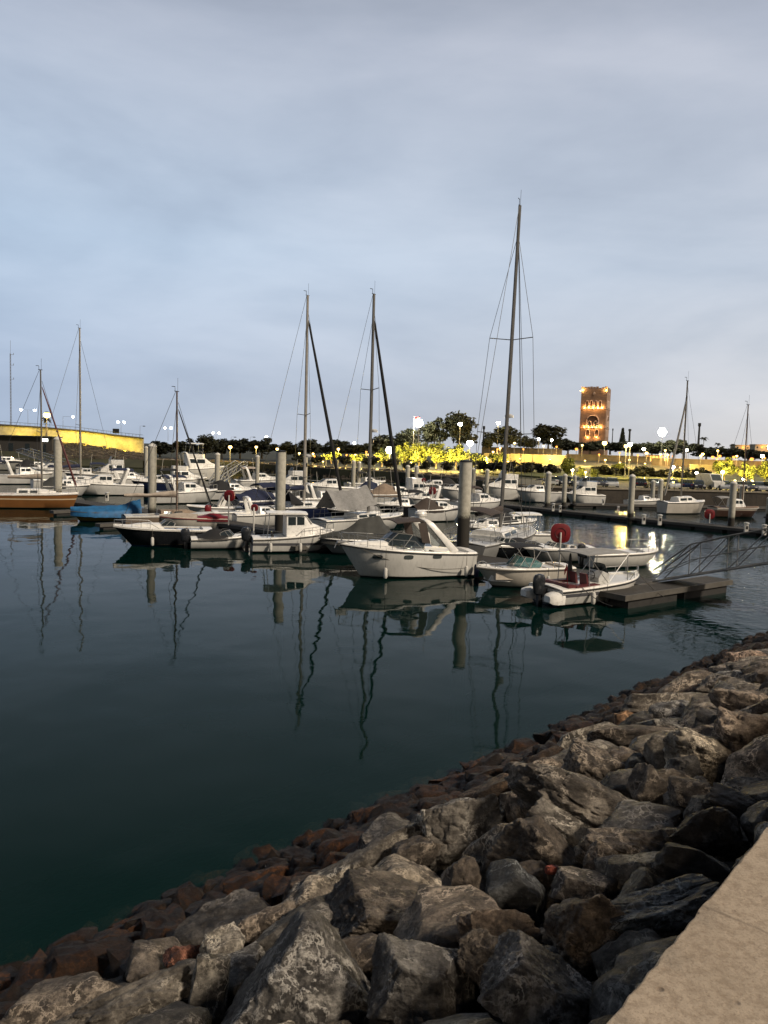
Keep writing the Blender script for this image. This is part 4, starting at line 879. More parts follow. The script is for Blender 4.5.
# service pedestals
def pedestal(label, px, py, hpx, z=.56):
    p = at(px,py,z); k = hpx*p.y/F
    o = thing('power_pedestal', label, 'pedestal', p, 0, 'white service pedestals on the pontoons')
    MB().box((0,0,.42*k),(.30*k,.24*k,.84*k)).build('pedestal_body', M['white'], o, 0)
    MB().lathe([(.20*k,.842*k),(.24*k,.86*k),(.22*k,.95*k),(.05*k,k)],n=12).build('lamp_head', M['gel2'], o)
    MB().box((0,-.125*k,.5*k),(.2*k,.01,.3*k)).build('socket_panel', M['darkmetal'], o, 0)
for i,(px,py,h) in enumerate(((643.5,524,10),(659.5,525,11),(746,533,11),(764,535,11),(553,511,8),(560,512,7),(603,505,6),(107,501,9),(421,566,11),(618,512,6))):
    pedestal(['left of two close white pedestals on the second pontoon','right of two close white pedestals on the second pontoon','left of two white pedestals near the right edge','right of two white pedestals at the right edge','white pedestal by the bigger of three piles','shorter white pedestal by the slimmer of three piles','tiny white pedestal on the third pontoon left of the lone pile','white pedestal between the sports boat and blue tarpaulin','white pedestal at the stern of the cabin cruiser','tiny white pedestal on the second pontoon left of the lone pile'][i],px,py,h)
# red lifebuoy cases on posts
def lifebuoy(label, px, ypost, ytop, dpx, z=.56):
    p = at(px,ypost,z); k = p.y/F; H = (ypost-ytop)*k; r = dpx*k/2
    o = thing('lifebuoy_stand', label, 'lifebuoy stand', p, random.uniform(-.2,.2), 'red lifebuoy cases')
    MB().tube([(0,-.12,0),(0,-.12,H-r*.9)],.05 if dpx>12 else .06,8).build('post', M['white'], o)
    rr = []
    for y,k2 in ((-.06,.93),(-.04,1.0),(.10,1.0),(.13,.9)):
        rr.append([Vector((k2*r*(abs(math.cos(a))**.7)*(1 if math.cos(a)>0 else -1), y, H-r+k2*r*(abs(math.sin(a))**.7)*(1 if math.sin(a)>0 else -1))) for a in [2*PI*q/28 for q in range(28)]])
    MB().loft(rr).build('case', M['red'], o)
    MB().tube([(r*.55*math.cos(a),-.07,H-r+r*.55*math.sin(a)) for a in [2*PI*q/20 for q in range(21)]],.02,5,False).build('case_rim', M['maroon'], o)
lifebuoy('big red lifebuoy case on white post behind the deck boat',559,565,523,19.5)
lifebuoy('red lifebuoy case on the second pontoon near the right',709,523,509,10)
lifebuoy('red lifebuoy case behind the spindle dinghy on the left',229,525,490,11)
lifebuoy('small red lifebuoy case left of the thick foreground pile',432,505,487,7.5)
lifebuoy('tiny red lifebuoy case right of the paired slim piles',423,499,478,4)
lifebuoy('red lifebuoy case beside the tall single pile',254,533,504,7)
# gangway truss up to the walkway
def truss(label, S, E, wid, hgt, nb, group, r=.05):
    S, E = Vector(S), Vector(E); d = E-S; Ln = Vector((d.x,d.y,0)).length; rz = math.atan2(d.y,d.x); dz = d.z
    o = thing('gangway', label, 'gangway', S, rz, group)
    def P(u, y, h): return Vector((u*Ln, y, u*dz+h))
    MB().slabgrid([[P(i/nb,-wid/2+.06,0),P(i/nb,wid/2-.06,0)] for i in range(nb+1)],.05).build('walk_deck', M['plank'], o, 0)
    def top(u): return hgt*(.35+.65*min(1,min(u,1-u)/.12))
    for s in (1,-1):
        g = MB().tube([P(0,s*wid/2,0),P(1,s*wid/2,0)],r*1.2,6); g.tube([P(i/nb,s*wid/2,top(i/nb)) for i in range(nb+1)],r,6)
        for i in range(nb):
            a, b_ = i/nb, (i+1)/nb
            g.tube([P(a,s*wid/2,0),P(b_,s*wid/2,top(b_))] if i < nb/2 else [P(a,s*wid/2,top(a)),P(b_,s*wid/2,0)],r*.7,5)
            g.tube([P(b_,s*wid/2,0),P(b_,s*wid/2,top(b_))],r*.6,5)
        g.tube([P(0,s*wid/2,top(0)*.5)]+[P(i/nb,s*wid/2,top(i/nb)*.5) for i in range(1,nb+1)],r*.5,5)
        g.build('side_truss', M['galv'], o)
    return o
G0 = at(651,582,.62); GL = (1.0-(G0+AP*.9).dot(NN))/(-AD.dot(NN))
truss('galvanised truss gangway sloping from the finger pontoon up to the walkway', G0+AP*.9, G0+AP*.9-AD*GL+Vector((0,0,4.75)), 1.4, 1.65, 9, 'access gangways', .042)
truss('pale gangway slanting below the floodlit wall on the far left', at(80,472,.8)+Vector((0,0,0)), atd(20,452,at(80,472).y+12), 1.8, 1.3, 8, 'access gangways', .09)
truss('pale gangway beyond the flybridge yacht, rising to the right', at(214,484,.6), atd(243,465,at(214,484).y+10), 1.7, 1.2, 7, 'access gangways', .09)
WALK_W = 1100
# ------------------------------------------------------------------ far shore: vegetation
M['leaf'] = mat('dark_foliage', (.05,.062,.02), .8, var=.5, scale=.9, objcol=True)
M['bark'] = mat('bark', (.10,.075,.05), .9, var=.4, bump=.4)
def crown_mesh(seed, kind):
    r = random.Random(seed); mb = MB(); cl = []
    if kind == 'broad':
        for i in range(26):
            a, h = r.uniform(0,2*PI), r.uniform(-.75,.95); q = (1-h*h)**.5*r.uniform(.35,1.0)
            cl.append((q*math.cos(a)*.5, q*math.sin(a)*.5, .62+.36*h, r.uniform(.13,.24)))
        per = 70; lf = .062
    elif kind == 'low':
        for i in range(22):
            a, h = r.uniform(0,2*PI), r.uniform(-.6,.8); q = r.uniform(.2,1.0)
            cl.append((q*math.cos(a)*.5, q*math.sin(a)*.5, .5+.40*h*(1-.4*q), r.uniform(.12,.2)))
        per = 64; lf = .07
    elif kind == 'conifer':
        for i in range(11):
            z = .18+.8*i/11; w = .46*(1-z)+.05
            for k in range(5):
                a = 2*PI*(k+.5*(i%2))/5+r.uniform(-.2,.2); cl.append((w*.6*math.cos(a), w*.6*math.sin(a), z-.02, .05+w*.22))
        per = 30; lf = .05
    for x, y, z, s in cl:
        for k in range(per):
            d = Vector((r.gauss(0,1),r.gauss(0,1),r.gauss(0,.8))).normalized()*s*r.uniform(.45,1.0)
            p = Vector((x,y,z))+d; u = Vector((r.gauss(0,1),r.gauss(0,1),r.gauss(0,.6))).normalized()*lf*r.uniform(.6,1.3)
            v = u.cross(Vector((r.gauss(0,1),r.gauss(0,1),r.gauss(0,1)))).normalized()*lf*r.uniform(.5,1.0)
            mb.add([p-u,p+v*.8,p+u,p-v*.8],[(0,1,2,3)])
    return mb
TP = {}
def tree_proto(kind, seed):
    o = thing('tree','tree','tree',(0,-500,0))
    if kind == 'palm':
        mb = MB().tube([(0,0,0),(.01,0,.3),(0,.01,.6),(.015,.01,.88)],[.030,.022,.020,.024],7); mb.build('trunk',M['bark'],o)
        c = MB(); r = random.Random(seed)
        for k in range(22):
            a = 2*PI*k/22+r.uniform(-.1,.1); up = r.uniform(-.1,1.1); Lf = r.uniform(.26,.36); P = []
            for j in range(7):
                u = j/6; P.append(Vector((Lf*u*math.cos(a)*math.cos(up*.6), Lf*u*math.sin(a)*math.cos(up*.6), .88+Lf*(u*math.sin(up)-u*u*.75))))
            sd = Vector((-math.sin(a),math.cos(a),0))
            for j in range(6):
                w0, w1 = .045*math.sin(PI*min(1,(j+.4)/6.4)), .045*math.sin(PI*min(1,(j+1.4)/6.9))
                for sg in (1,-1):
                    c.add([P[j],P[j+1],P[j+1]+sd*w1*sg-Vector((0,0,w1*.6)),P[j]+sd*w0*sg-Vector((0,0,w0*.6))],[(0,1,2,3)])
        c.build('crown',M['leaf'],o,0)
    else:
        tr = MB().tube([(0,0,-.05),(.01,0,.2),(-.01,.01,.45),(.0,0,.7 if kind!='conifer' else .95)],[.035,.026,.02,.006],7)
        r = random.Random(seed+9)
        if kind != 'conifer':
            for k in range(6):
                a = 2*PI*k/6+r.uniform(-.3,.3); z = r.uniform(.22,.42); tr.tube([(0,0,z),(.14*math.cos(a),.14*math.sin(a),z+.14),(.26*math.cos(a),.26*math.sin(a),z+.30)],[.014,.009,.004],5)
        tr.build('trunk',M['bark'],o); crown_mesh(seed,kind).build('crown',M['leaf'],o,0)
    return o
used = set()
def tree(label, px, ytop, ybase, wpx, d, kind, seed=0, col=(.26,.26,.24), group='dark trees on the far shore', cat='tree', name=None):  # default leaf tint darkened to paint in dusk silhouettes
    k = (kind, seed % 4)
    if k not in TP: TP[k] = tree_proto(kind, 31*(seed%4)+7); KID[TP[k].name] = kids(TP[k])
    o = TP[k] if k not in used else copytree(TP[k])
    d *= ratio(px); p = atd(px, ybase, d); q = atd(px, ytop, d); h = q.z-p.z
    o.location = p; wd = wpx*d/F
    o.scale = (wd/ (1.0 if kind != 'palm' else .62), wd/(1.0 if kind != 'palm' else .62), h); o.rotation_euler[2] = random.uniform(0,6)
    tag(o, label, cat, group)
    if name: o.name = name
    TREES.append((o, col)); used.add(k)
TREES = []
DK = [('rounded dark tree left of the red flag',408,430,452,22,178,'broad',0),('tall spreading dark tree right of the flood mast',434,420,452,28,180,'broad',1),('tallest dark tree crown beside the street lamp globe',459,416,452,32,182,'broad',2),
('small dark tree just left of the tallest mast',489,434,452,16,185,'broad',3),('broad dark tree behind the tallest mast',507,428,452,32,188,'broad',0),('low dark tree right of the tallest mast',528,437,452,18,190,'broad',1),('wide dark tree left of the lit tower',548,427,450,32,205,'broad',2),
('dark tree at the left foot of the tower',568,437,454,32,240,'low',3),('dark tree hiding the tower foot',590,438,454,38,260,'low',0),('dark tree at the right foot of the tower',610,440,454,34,260,'low',1),
('dark tree under the twin street lamps',632,440,456,36,250,'low',2),('dark tree below the white floodlight glow',652,441,457,34,250,'low',3),('dark tree right of the white floodlight glow',669,436,457,28,240,'low',0),('dark tree left of the tall dark column',684,438,458,32,240,'low',1),('dark tree at the foot of the tall dark column',706,444,460,34,240,'low',2),('dark tree under the row of small palms',726,446,461,34,240,'low',3),('dark tree under the last small palm',748,447,462,34,240,'low',0),('dark tree at the right edge below the glow',766,447,463,30,240,'low',1),
('tiered pine right of the lit tower',622,427,445,9,300,'conifer',0),('bigger palm right of the tall dark column',703,436,452,9,260,'palm',0),('middle one of the small palms on the skyline',717,442,455,7,280,'palm',1),('rightmost of the small palms on the skyline',732,443,455,7,280,'palm',0),('palm lit from above beside the bright globe lamp',46,416,440,12,150,'palm',2)]
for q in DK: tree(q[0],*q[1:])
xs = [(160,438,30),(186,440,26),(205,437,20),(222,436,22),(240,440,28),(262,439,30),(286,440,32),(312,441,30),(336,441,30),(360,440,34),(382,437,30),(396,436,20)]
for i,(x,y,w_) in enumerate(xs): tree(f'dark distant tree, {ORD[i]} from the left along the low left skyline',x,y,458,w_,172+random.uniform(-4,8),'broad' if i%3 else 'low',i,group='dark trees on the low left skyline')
LG = 'trees lit yellow by lamps'
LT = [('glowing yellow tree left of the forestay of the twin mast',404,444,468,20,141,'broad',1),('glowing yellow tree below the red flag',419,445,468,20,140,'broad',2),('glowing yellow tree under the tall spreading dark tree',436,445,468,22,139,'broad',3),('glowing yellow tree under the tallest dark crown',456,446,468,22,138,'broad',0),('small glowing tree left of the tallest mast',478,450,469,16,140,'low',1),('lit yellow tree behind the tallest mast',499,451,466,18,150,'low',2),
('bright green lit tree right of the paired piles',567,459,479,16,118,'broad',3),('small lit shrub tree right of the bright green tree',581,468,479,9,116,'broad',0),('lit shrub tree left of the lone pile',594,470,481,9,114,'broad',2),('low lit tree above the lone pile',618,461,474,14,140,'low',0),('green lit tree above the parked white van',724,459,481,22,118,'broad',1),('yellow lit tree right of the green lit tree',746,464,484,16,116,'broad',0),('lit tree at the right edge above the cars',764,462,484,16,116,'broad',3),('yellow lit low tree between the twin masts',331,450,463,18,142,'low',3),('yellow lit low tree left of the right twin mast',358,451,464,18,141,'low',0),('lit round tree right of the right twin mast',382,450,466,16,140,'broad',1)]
for q in LT: tree(q[0],*q[1:],col=(2.4,2.3,1.3),group=LG)  # leaf tint brightened and yellowed, painting lamp light into the crowns
BS = [(300,452,465,14),(318,453,466,14),(345,454,467,14),(371,454,468,16),(390,456,470,15),(409,459,472,14),(427,459,472,14),(446,460,473,14),(463,461,474,13)]
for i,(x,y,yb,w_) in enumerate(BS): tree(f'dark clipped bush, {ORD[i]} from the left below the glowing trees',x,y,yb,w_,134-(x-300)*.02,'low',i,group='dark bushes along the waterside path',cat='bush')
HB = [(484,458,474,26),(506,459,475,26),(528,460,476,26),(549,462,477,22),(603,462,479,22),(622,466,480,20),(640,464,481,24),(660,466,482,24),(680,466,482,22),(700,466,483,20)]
for i,(x,y,yb,w_) in enumerate(HB): tree(f'dark wide bush, {ORD[i]} from the left behind the car park',x,y,yb,w_,126,'low',i+1,group='dark bushes behind the car park',cat='bush',col=(.2,.2,.18))  # leaf tint darker still, painting these bushes as unlit
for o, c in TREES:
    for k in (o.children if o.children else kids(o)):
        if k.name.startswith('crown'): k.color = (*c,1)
# ------------------------------------------------------------------ lamps
E_W = emit('lamp_white', (1,.90,.70), 60); E_Y = emit('lamp_yellow', (1,.66,.20), 9); E_C = emit('lamp_cool', (.85,.95,1), 40); E_O = emit('lamp_orange', (1,.36,.06), 3); E_F = emit('floodlight_lens', (1,.90,.62), 900)
def lamp(label, px, ytop, ybase, d, em, rpx=1.6, heads=1, light=None, lcol=(1,.8,.45), arm=0.0, name='street_lamp', cat='street lamp', group='street lamps on the far shore', polew=.09):
    d *= ratio(px); p = atd(px, ybase, d); q = atd(px, ytop, d); H = q.z-p.z; r = rpx*d/F*1.25
    o = thing(name, label, cat, p, math.atan2(-p.x, p.y)*-1*0, group)
    xs = [0] if heads == 1 and not arm else ([arm*d/F] if heads == 1 else [-arm*d/F, arm*d/F])
    g = MB().tube([(0,0,0),(0,0,H*.5),(0,0,H-(0 if heads==1 and not arm else .0))],[polew*1.4,polew,polew*.8],7)
    for x in xs:
        if x: g.tube([(0,0,H),(x*.6,0,H+.12*r),(x,0,H)],polew*.6,5)
    g.build('post',M['lampmetal'],o)
    for x in xs:
        if em is None:
            MB().lathe([(r*.3,-r*.3),(r,-.2*r),(r*.8,.1*r),(.1*r,.3*r)],(x,0,H),10).build('lamp_head',M['darkmetal'],o); continue
        if rpx > 2.6:   # flood head: a round cluster of lenses on a cross bar
            fr_ = MB().box((x,.25*r,H),(1.5*r,.1*r,.2*r)).box((x,.25*r,H),(.2*r,.1*r,1.5*r)).build('lamp_head',M['darkmetal'],o,0)
            for j in range(7):
                a = 2*PI*j/6; cx_, cz_ = (0,0) if j == 6 else (.66*r*math.cos(a), .66*r*math.sin(a))
                MB().lathe([(.02*r,0),(.26*r,.02*r),(.35*r,.12*r),(.35*r,.3*r)],(0,0,0),12).build('lens',em,fr_).matrix_local = Matrix.Translation((x+cx_,-.1*r,H+cz_)) @ Matrix.Rotation(-PI/2,4,'X')
        else:
            MB().lathe([(r*.25,-.9*r),(r*.8,-.6*r),(r,0),(r*.8,.55*r),(r*.3,.85*r)],(x,0,H),12).build('globe',em,o)
            MB().lathe([(r*.9,.62*r),(r*.5,.95*r),(.05*r,1.05*r)],(x,0,H),12).build('hood',M['darkmetal'],o)
    if light: point((p.x, p.y-max(.6,r*1.6), q.z), lcol, light*5.5, .3)
    return o
YL = (1,.69,.17); OL = (1,.46,.12)
LM = [
('double headed white lamp above the right end of the floodlit wall',121,422,437,300,E_C,.9,2,None,None,3),
('single arm lamp above the middle of the floodlit wall',63,416.5,430,300,E_C,.9,1,None,None,10),
('double headed lamp left of the orange yacht mast',28,410,428,300,E_C,.9,2,None,None,7),
('double headed white lamp left of the short brown mast',168,428,441,320,E_C,.9,2,None,None,3),
('double headed white lamp between short brown mast and tall pile',216,433,444,320,E_C,.9,2,None,None,3),
('bright narrow lamp head on the low left skyline',266,437,450,300,E_W,1.0),
('pale lamp left of the left twin mast foot',310,441.5,455,200,E_W,.9),
('pale lamp just left of the right twin mast foot',354,443,458,200,E_W,.9),
('unlit single arm lamp right of the floodlit wall',140,426,438,310,None,1.2,1,None,None,4),
('unlit single arm lamp left of the flybridge yacht',206,434,445,310,None,1.2,1,None,None,4),
('unlit single arm lamp right of the flybridge yacht',231,437,447,310,None,1.2,1,None,None,4),
('unlit single arm lamp above the tall single pile',250,437,448,310,None,1.2,1,None,None,4),
('big bright globe lamp above the lit palm on the left',47,415,440,148,E_Y,2.6,1,900,YL),
('warm lamp above the first waterside path stretch',230,447,462,150,E_Y,1.5,1,500,YL),
('second warm lamp along the waterside path',256,447,462,148,E_Y,1.1,1,350,YL),
('third warm lamp along the waterside path',277,449,463,146,E_Y,1.1,1,350,YL),
('warm lamp between the twin masts',338,449,464,142,E_Y,1.1,1,900,YL),
('dazzling low lamp right of the dark furled jib',389,450,468,137,E_W,3.0,1,1500,YL),
('flood mast with dazzling head beside the red flag',418,423,452,170,E_F,3.2,1,None,None),
('globe lamp on a post in front of the tallest dark tree',459,424,455,165,E_W,1.7,1,200,YL),
('dazzling yellow lamp under the tallest dark tree',469,443,466,140,E_W,2.5,1,1200,YL),
('street lamp with white head left of the tallest mast top spreader',497,423,454,185,E_W,1.5,1,200,YL),
('small lamp right of the tallest mast',514,443,456,185,E_Y,1.0),
('small lamp above the bigger of three piles',538,439,456,185,E_W,1.0),
('small lamp left of the tower between dark trees',551,440,456,190,E_W,1.0),
('orange lamp in front of the tower foot',576,449,458,200,E_O,1.2),
('lamp with yellow glow just below the tower right edge',604,443,455,240,E_Y,2.0,1,400,YL),
('left one of the tall twin street lamps above the lone pile',624,446,485,122,E_Y,1.7,1,700,YL),
('right one of the tall twin street lamps above the lone pile',628,444,484,123,E_W,1.7,1,700,YL),
('small lamp on a post left of the orange lit kiosk',643,449,462,190,E_W,1.2),
('second small lamp left of the orange lit kiosk',646,453,464,180,E_Y,1.2,1,300,YL),
('floodlight mast with the largest white glow on the skyline',661,432,458,230,E_F,3.4,1,None,None),
('white lamp crossing the leaning furled jib of the cream yacht',672,467,484,125,E_W,1.4,1,500,YL),
('lamp just right of the cream yacht mast',686,450,464,200,E_W,1.0),
('warm lamp between cream yacht mast and tall dark column foot',702,454,466,200,E_Y,1.1,1,250,OL),
('left one of two close orange lamps on the right hillside',712,457,468,190,E_O,1.2,1,300,OL),
('right one of two close orange lamps on the right hillside',719,456,468,190,E_O,1.2),
('orange lamp left of the short right mast',733,457,470,190,E_O,1.2,1,300,OL),
('orange lamp right of the short right mast',751,459,471,190,E_O,1.5,1,300,OL),
('white lamp near the right edge above the cars',761,456,476,150,E_W,1.4,1,400,YL),
('low lamp glowing inside the green lit tree',722,472,482,116,E_W,1.2,1,600,YL),
('dim lamp left of the green lit tree',696,473,484,118,E_W,1.1,1,250,YL),
('low lamp by the yellow lit tree',743,479,486,112,E_W,1.0,1,500,YL),
('floodlight mast with dazzling head at the right edge',770,447,470,190,E_F,3.0,1,None,None),
('low lamp by the bright green lit tree',572,470,482,114,E_W,.9,1,450,YL),
('yellow lamp between dark bushes left of the lone pile',585,472,483,112,E_Y,1.0,1,200,YL),
]
for q in LM: lamp(*q)
rl = random.Random(12); hl = sorted([(rl.uniform(298,400),rl.uniform(451,457),150) for _ in range(9)]+[(rl.uniform(484,600),rl.uniform(445,455),178) for _ in range(9)]+[(rl.uniform(600,768),rl.uniform(450,462),172) for _ in range(16)])  # randomly scattered lamps added for more golden light on the far shore
for i,(x,y,d) in enumerate(hl):
    lamp(f'added small warm lamp dotted on the far hillside, {ORD[i] if i<28 else ORD[len(hl)-1-i]+" from the right" } '+('from the left' if i<28 else ''),x,y,y+11,d,E_O if i%2 else E_Y,.85,1,160,OL if i%2 else YL,polew=.07,group='small added lamps dotted on the far hillside')
# ground lanterns added as light sources for the glowing trees and terraces
for i,(x,y,d) in enumerate(((490,458,165),(520,459,165),(550,460,165),(585,461,160),(620,463,160),(645,464,158),(680,468,150),(705,470,145),(772,470,150),(411,463,137),(428,463,136),(446,463,135),(462,464,135),(488,463,140),(508,462,146),(323,462,139),(352,463,138),(374,463,137),(617,473,133),(752,481,112),(735,481,113))):
    p = atD(x,y,d); o = thing('ground_lantern',f'small ground lantern added to light trees and terraces, {ORD[i]} placed along the far path','lantern',p,0,'ground lanterns added to light trees and terraces')
    MB().lathe([(.16,-.7),(.16,-.1),(.2,0)],n=10).build('lantern_base',M['darkmetal'],o); MB().lathe([(.19,.0),(.22,.12),(.12,.22),(.01,.24)],n=10).build('lantern_glass',E_Y,o)
    point((p.x,p.y-.5,p.z+.9), YL, 8500, .3)
# ------------------------------------------------------------------ floodlit wall, kiosk, quay wall, terraces
M['conc'] = mat('pale_concrete_wall', (.40,.37,.28), .85, var=.3, scale=.5, bump=.3, bscale=3, dirt=.3)
M['darkwall'] = mat('dark_render', (.035,.032,.03), .8, var=.3)
M['quay'] = mat('quay_stone', (.045,.037,.028), .9, var=.5, scale=.7, bump=.5, bscale=3, dirt=.4)
M['coping'] = mat('quay_coping', (.22,.19,.14), .8, var=.25)
o = thing('ramp_wall','long concrete ramp wall floodlit yellow, falling to the right','wall',(0,0,0))
xs = [-140,-60,0,40,80,115,143]; tp = [417,420.5,424,426.5,430,434.5,437.5]
def wallpts(dz0, dd, ys): return [atD(x,y,152+dd)+Vector((0,0,dz0)) for x,y in zip(xs,ys)]
mb = MB(); rings=[]; bt=[438,439,439.5,441,443.5,449,454]
for x,y,yb_ in zip(xs,tp,bt):
    a = atD(x,y,152); zb=atD(x,yb_,152).z-.3; rings.append([Vector((a.x,a.y,zb)),Vector((a.x,a.y+.9,zb)),Vector((a.x,a.y+.9,a.z-.5)),Vector((a.x,a.y,a.z-.5))])
mb.loft(rings).build('wall_face',M['conc'],o,0)
mb=MB(); rings=[]
for x,y in zip(xs,tp):
    a = atD(x,y,152); rings.append([Vector((a.x,a.y-.25,a.z-.495)),Vector((a.x,a.y+.9,a.z-.495)),Vector((a.x,a.y+.9,a.z)),Vector((a.x,a.y-.25,a.z))])
mb.loft(rings).build('parapet',M['darkwall'],o,0)
mb=MB(); P=[atD(x,y,152.3)+Vector((0,0,.75)) for x,y in zip(xs,tp)]
for a,b_ in zip(P[:-1],P[1:]):
    mb.tube([a,b_],.05,5)
    for k in range(8): q=a.lerp(b_,k/8); mb.tube([q,q-Vector((0,0,.75))],.035,4)
mb.build('parapet_rail',M['darkmetal'],o)
o['label']='long concrete ramp wall floodlit yellow, falling to the right'
for i,(x,y) in enumerate(((14,439),(60,441.5),(82,444.5),(102,448),(124,452))):
    p = atD(x,y,148.5); o=thing('floodlight',f'ground floodlight washing the ramp wall yellow, {ORD[i]} from the left','floodlight',p,0,'floodlights at the ramp wall')
    MB().box((0,0,0),(.7,.35,.5)).build('housing',M['darkmetal'],o,0); MB().box((0,.19,.03),(.6,.02,.4)).build('lens',E_Y,o,0); MB().box((0,0,-.45),(.1,.1,.4)).build('bracket',M['darkmetal'],o,0)
    point((p.x,p.y+.6,p.z+.4),(1,.70,.06),2400,.3,150,(p.x,p.y+5.5,p.z+3.2))
g_=[]
for x,yb_ in zip(xs,bt):
    a=atD(x,yb_,151.8); b_=atD(x,457,140); g_.append([a,a.lerp(Vector((b_.x,b_.y,2.1)),.5)+Vector((0,0,.25)),Vector((b_.x,b_.y,2.1)),Vector((b_.x*.97,b_.y*.97,.2))])
tag(MB().slabgrid(g_,.3).build('embankment_ground',M['land'],smooth=40),kind='structure')
k0, k1 = atD(-30,450,143), atD(52,450,143)
o = thing('kiosk','dark flat roofed harbour kiosk before the floodlit wall','kiosk',((k0.x+k1.x)/2,k0.y,2.0)); o.scale=(1,1.5,1.5)
wd = k1.x-k0.x
MB().box((0,2,1.9),(wd,4,3.7)).build('wall',M['darkwall'],o,0); MB().box((0,1.9,3.85),(wd+.8,5,.2)).build('roof',M['darkmetal'],o,0)
for k in range(5): MB().box((-wd/2+wd*(k+.5)/5,-.015,1.7),(1.3,.03,1.5)).build('window',M['glass'],o,0)
MB().box((wd/2-1.9,-.06,3.2),(1.5,.1,.5)).build('lit_panel',emit('lit_kiosk_panel',(.95,1,.85),7),o,0)
o = thing('road_sign','dark rectangular road sign on the ramp above the floodlit wall','sign',atD(116,436,200))
MB().tube([(0,0,0),(0,0,2.6)],.07,6).build('post',M['darkmetal'],o); MB().box((0,-.09,2.0),(2.6,.08,1.8)).build('sign_board',M['darkmetal'],o,0)
o = thing('antenna_mast','thin lattice antenna mast with aerials at the far left','antenna',atD(11,428,230)); H=(428-342)*230*1.54/F
g=MB(); 
for a in (0,2.1,4.2): g.tube([(.35*math.cos(a),.35*math.sin(a),0),(.22*math.cos(a),.22*math.sin(a),H*.85)],.06,5)
for i in range(24):
    z=H*.85*i/24
    for a in (0,2.1,4.2): g.tube([(.33*math.cos(a),.33*math.sin(a),z),(.3*math.cos(a+2.1),.3*math.sin(a+2.1),z+H*.85/24)],.04,4)
g.build('lattice',M['lampmetal'],o); MB().tube([(0,0,H*.8),(.1,0,H)],.06,5).build('whip',M['lampmetal'],o)
for z in (.56,.72,.84): MB().box((.8,0,H*z),(1.3,.12,.12)).box((1.4,0,H*z+.3),(.15,.15,.9)).build('aerial',M['lampmetal'],o,0)
o = thing('quay_wall','long dark stone quay wall with pale coping below the car park','wall',(0,0,0))
mb, cp = [], []
for i in range(60):
    p = shore_at(486+9*i,.35); q = shore_at(486+9*i,1.3)
    mb.append([Vector((p.x,p.y,-1.5)),Vector((q.x,q.y,-1.5)),Vector((q.x,q.y,2.12)),Vector((p.x,p.y,2.12))]); p2=shore_at(486+9*i,.2); q2=shore_at(486+9*i,1.45)
    cp.append([Vector((p2.x,p2.y,2.124)),Vector((q2.x,q2.y,2.124)),Vector((q2.x,q2.y,2.36)),Vector((p2.x,p2.y,2.36))])
MB().loft(mb).build('stone_face',M['quay'],o,0); MB().loft(cp).build('coping',M['coping'],o,0)
M['terr'] = mat('terrace_stone',(.15,.125,.085),.9,var=.4,scale=.5)
for lb,xa,xb,ya,yb,d,h in (('upper pale terrace wall right of the tallest mast',482,562,449,450,196,.9),('lower pale terrace wall right of the tallest mast',484,566,455,457,170,.8),('pale terrace wall below the tower and twin lamps',566,650,456,457.5,190,.8),('long low terrace wall on the right hillside',652,778,459.5,463,176,.7),('second low terrace wall on the right hillside above the cars',690,778,466,469,150,.7)):
    A_, B_ = atD(xa,ya,d), atD(xb,yb,d*.98); o=thing('terrace_wall',lb,'wall',(A_+B_)/2,math.atan2((B_-A_).y,(B_-A_).x),'low terrace walls on the hillside')
    Ln=(B_-A_).length; MB().box((0,0,-2+h/2),(Ln,.5,4)).build('wall_face',M['terr'],o,0); MB().box((0,-.04,h/2+.052),(Ln,.7,.1)).build('coping',M['coping'],o,0)
# rock bank on the far left shore: nobody could count it
mb = MB(); r_ = random.Random(3)
for i in range(2600):
    x = r_.uniform(60,500); dd = r_.uniform(-.4,4.6); p = shore_at(x,dd,0); z = -.5+dd*.62; s = r_.uniform(.25,.75)
    vs=[Vector((r_.gauss(0,1),r_.gauss(0,1),r_.gauss(0,.8))).normalized()*s*r_.uniform(.8,1.1) for _ in range(8)]
    sg=[Vector((a,b_,c))*s*r_.uniform(.55,.9) for a in (-1,1) for b_ in (-1,1) for c in (-.7,.7)]
    mb.add([q+Vector((p.x,p.y,z)) for q in sg],[(0,1,3,2),(4,6,7,5),(0,4,5,1),(2,3,7,6),(0,2,6,4),(1,5,7,3)])
for i in range(900):
    x=r_.uniform(50,150); u=r_.random(); k=min(len(xs)-2,max(0,[j for j in range(len(xs)-1) if xs[j]<=min(x,142.9)][-1])); f_=(x-xs[k])/(xs[k+1]-xs[k]); yb=bt[k]+(bt[k+1]-bt[k])*min(1,f_)
    a=atD(x,yb,151.8); b_=atD(x,457,140); q0=a.lerp(Vector((b_.x,b_.y,2.1)),.08+.92*u); s=r_.uniform(.3,.85)
    sg=[Vector((a_,c_,d_))*s*r_.uniform(.55,.9) for a_ in (-1,1) for c_ in (-1,1) for d_ in (-.7,.7)]
    mb.add([q+q0+Vector((0,0,.1)) for q in sg],[(0,1,3,2),(4,6,7,5),(0,4,5,1),(2,3,7,6),(0,2,6,4),(1,5,7,3)])
M['bankrock'] = mat('far_bank_rock',(.085,.07,.055),.9,var=.6,scale=.6)
tag(mb.build('bank_rubble',M['bankrock'],smooth=0),'dark loose stones of the far bank sloping into the water','rubble',kind='stuff')
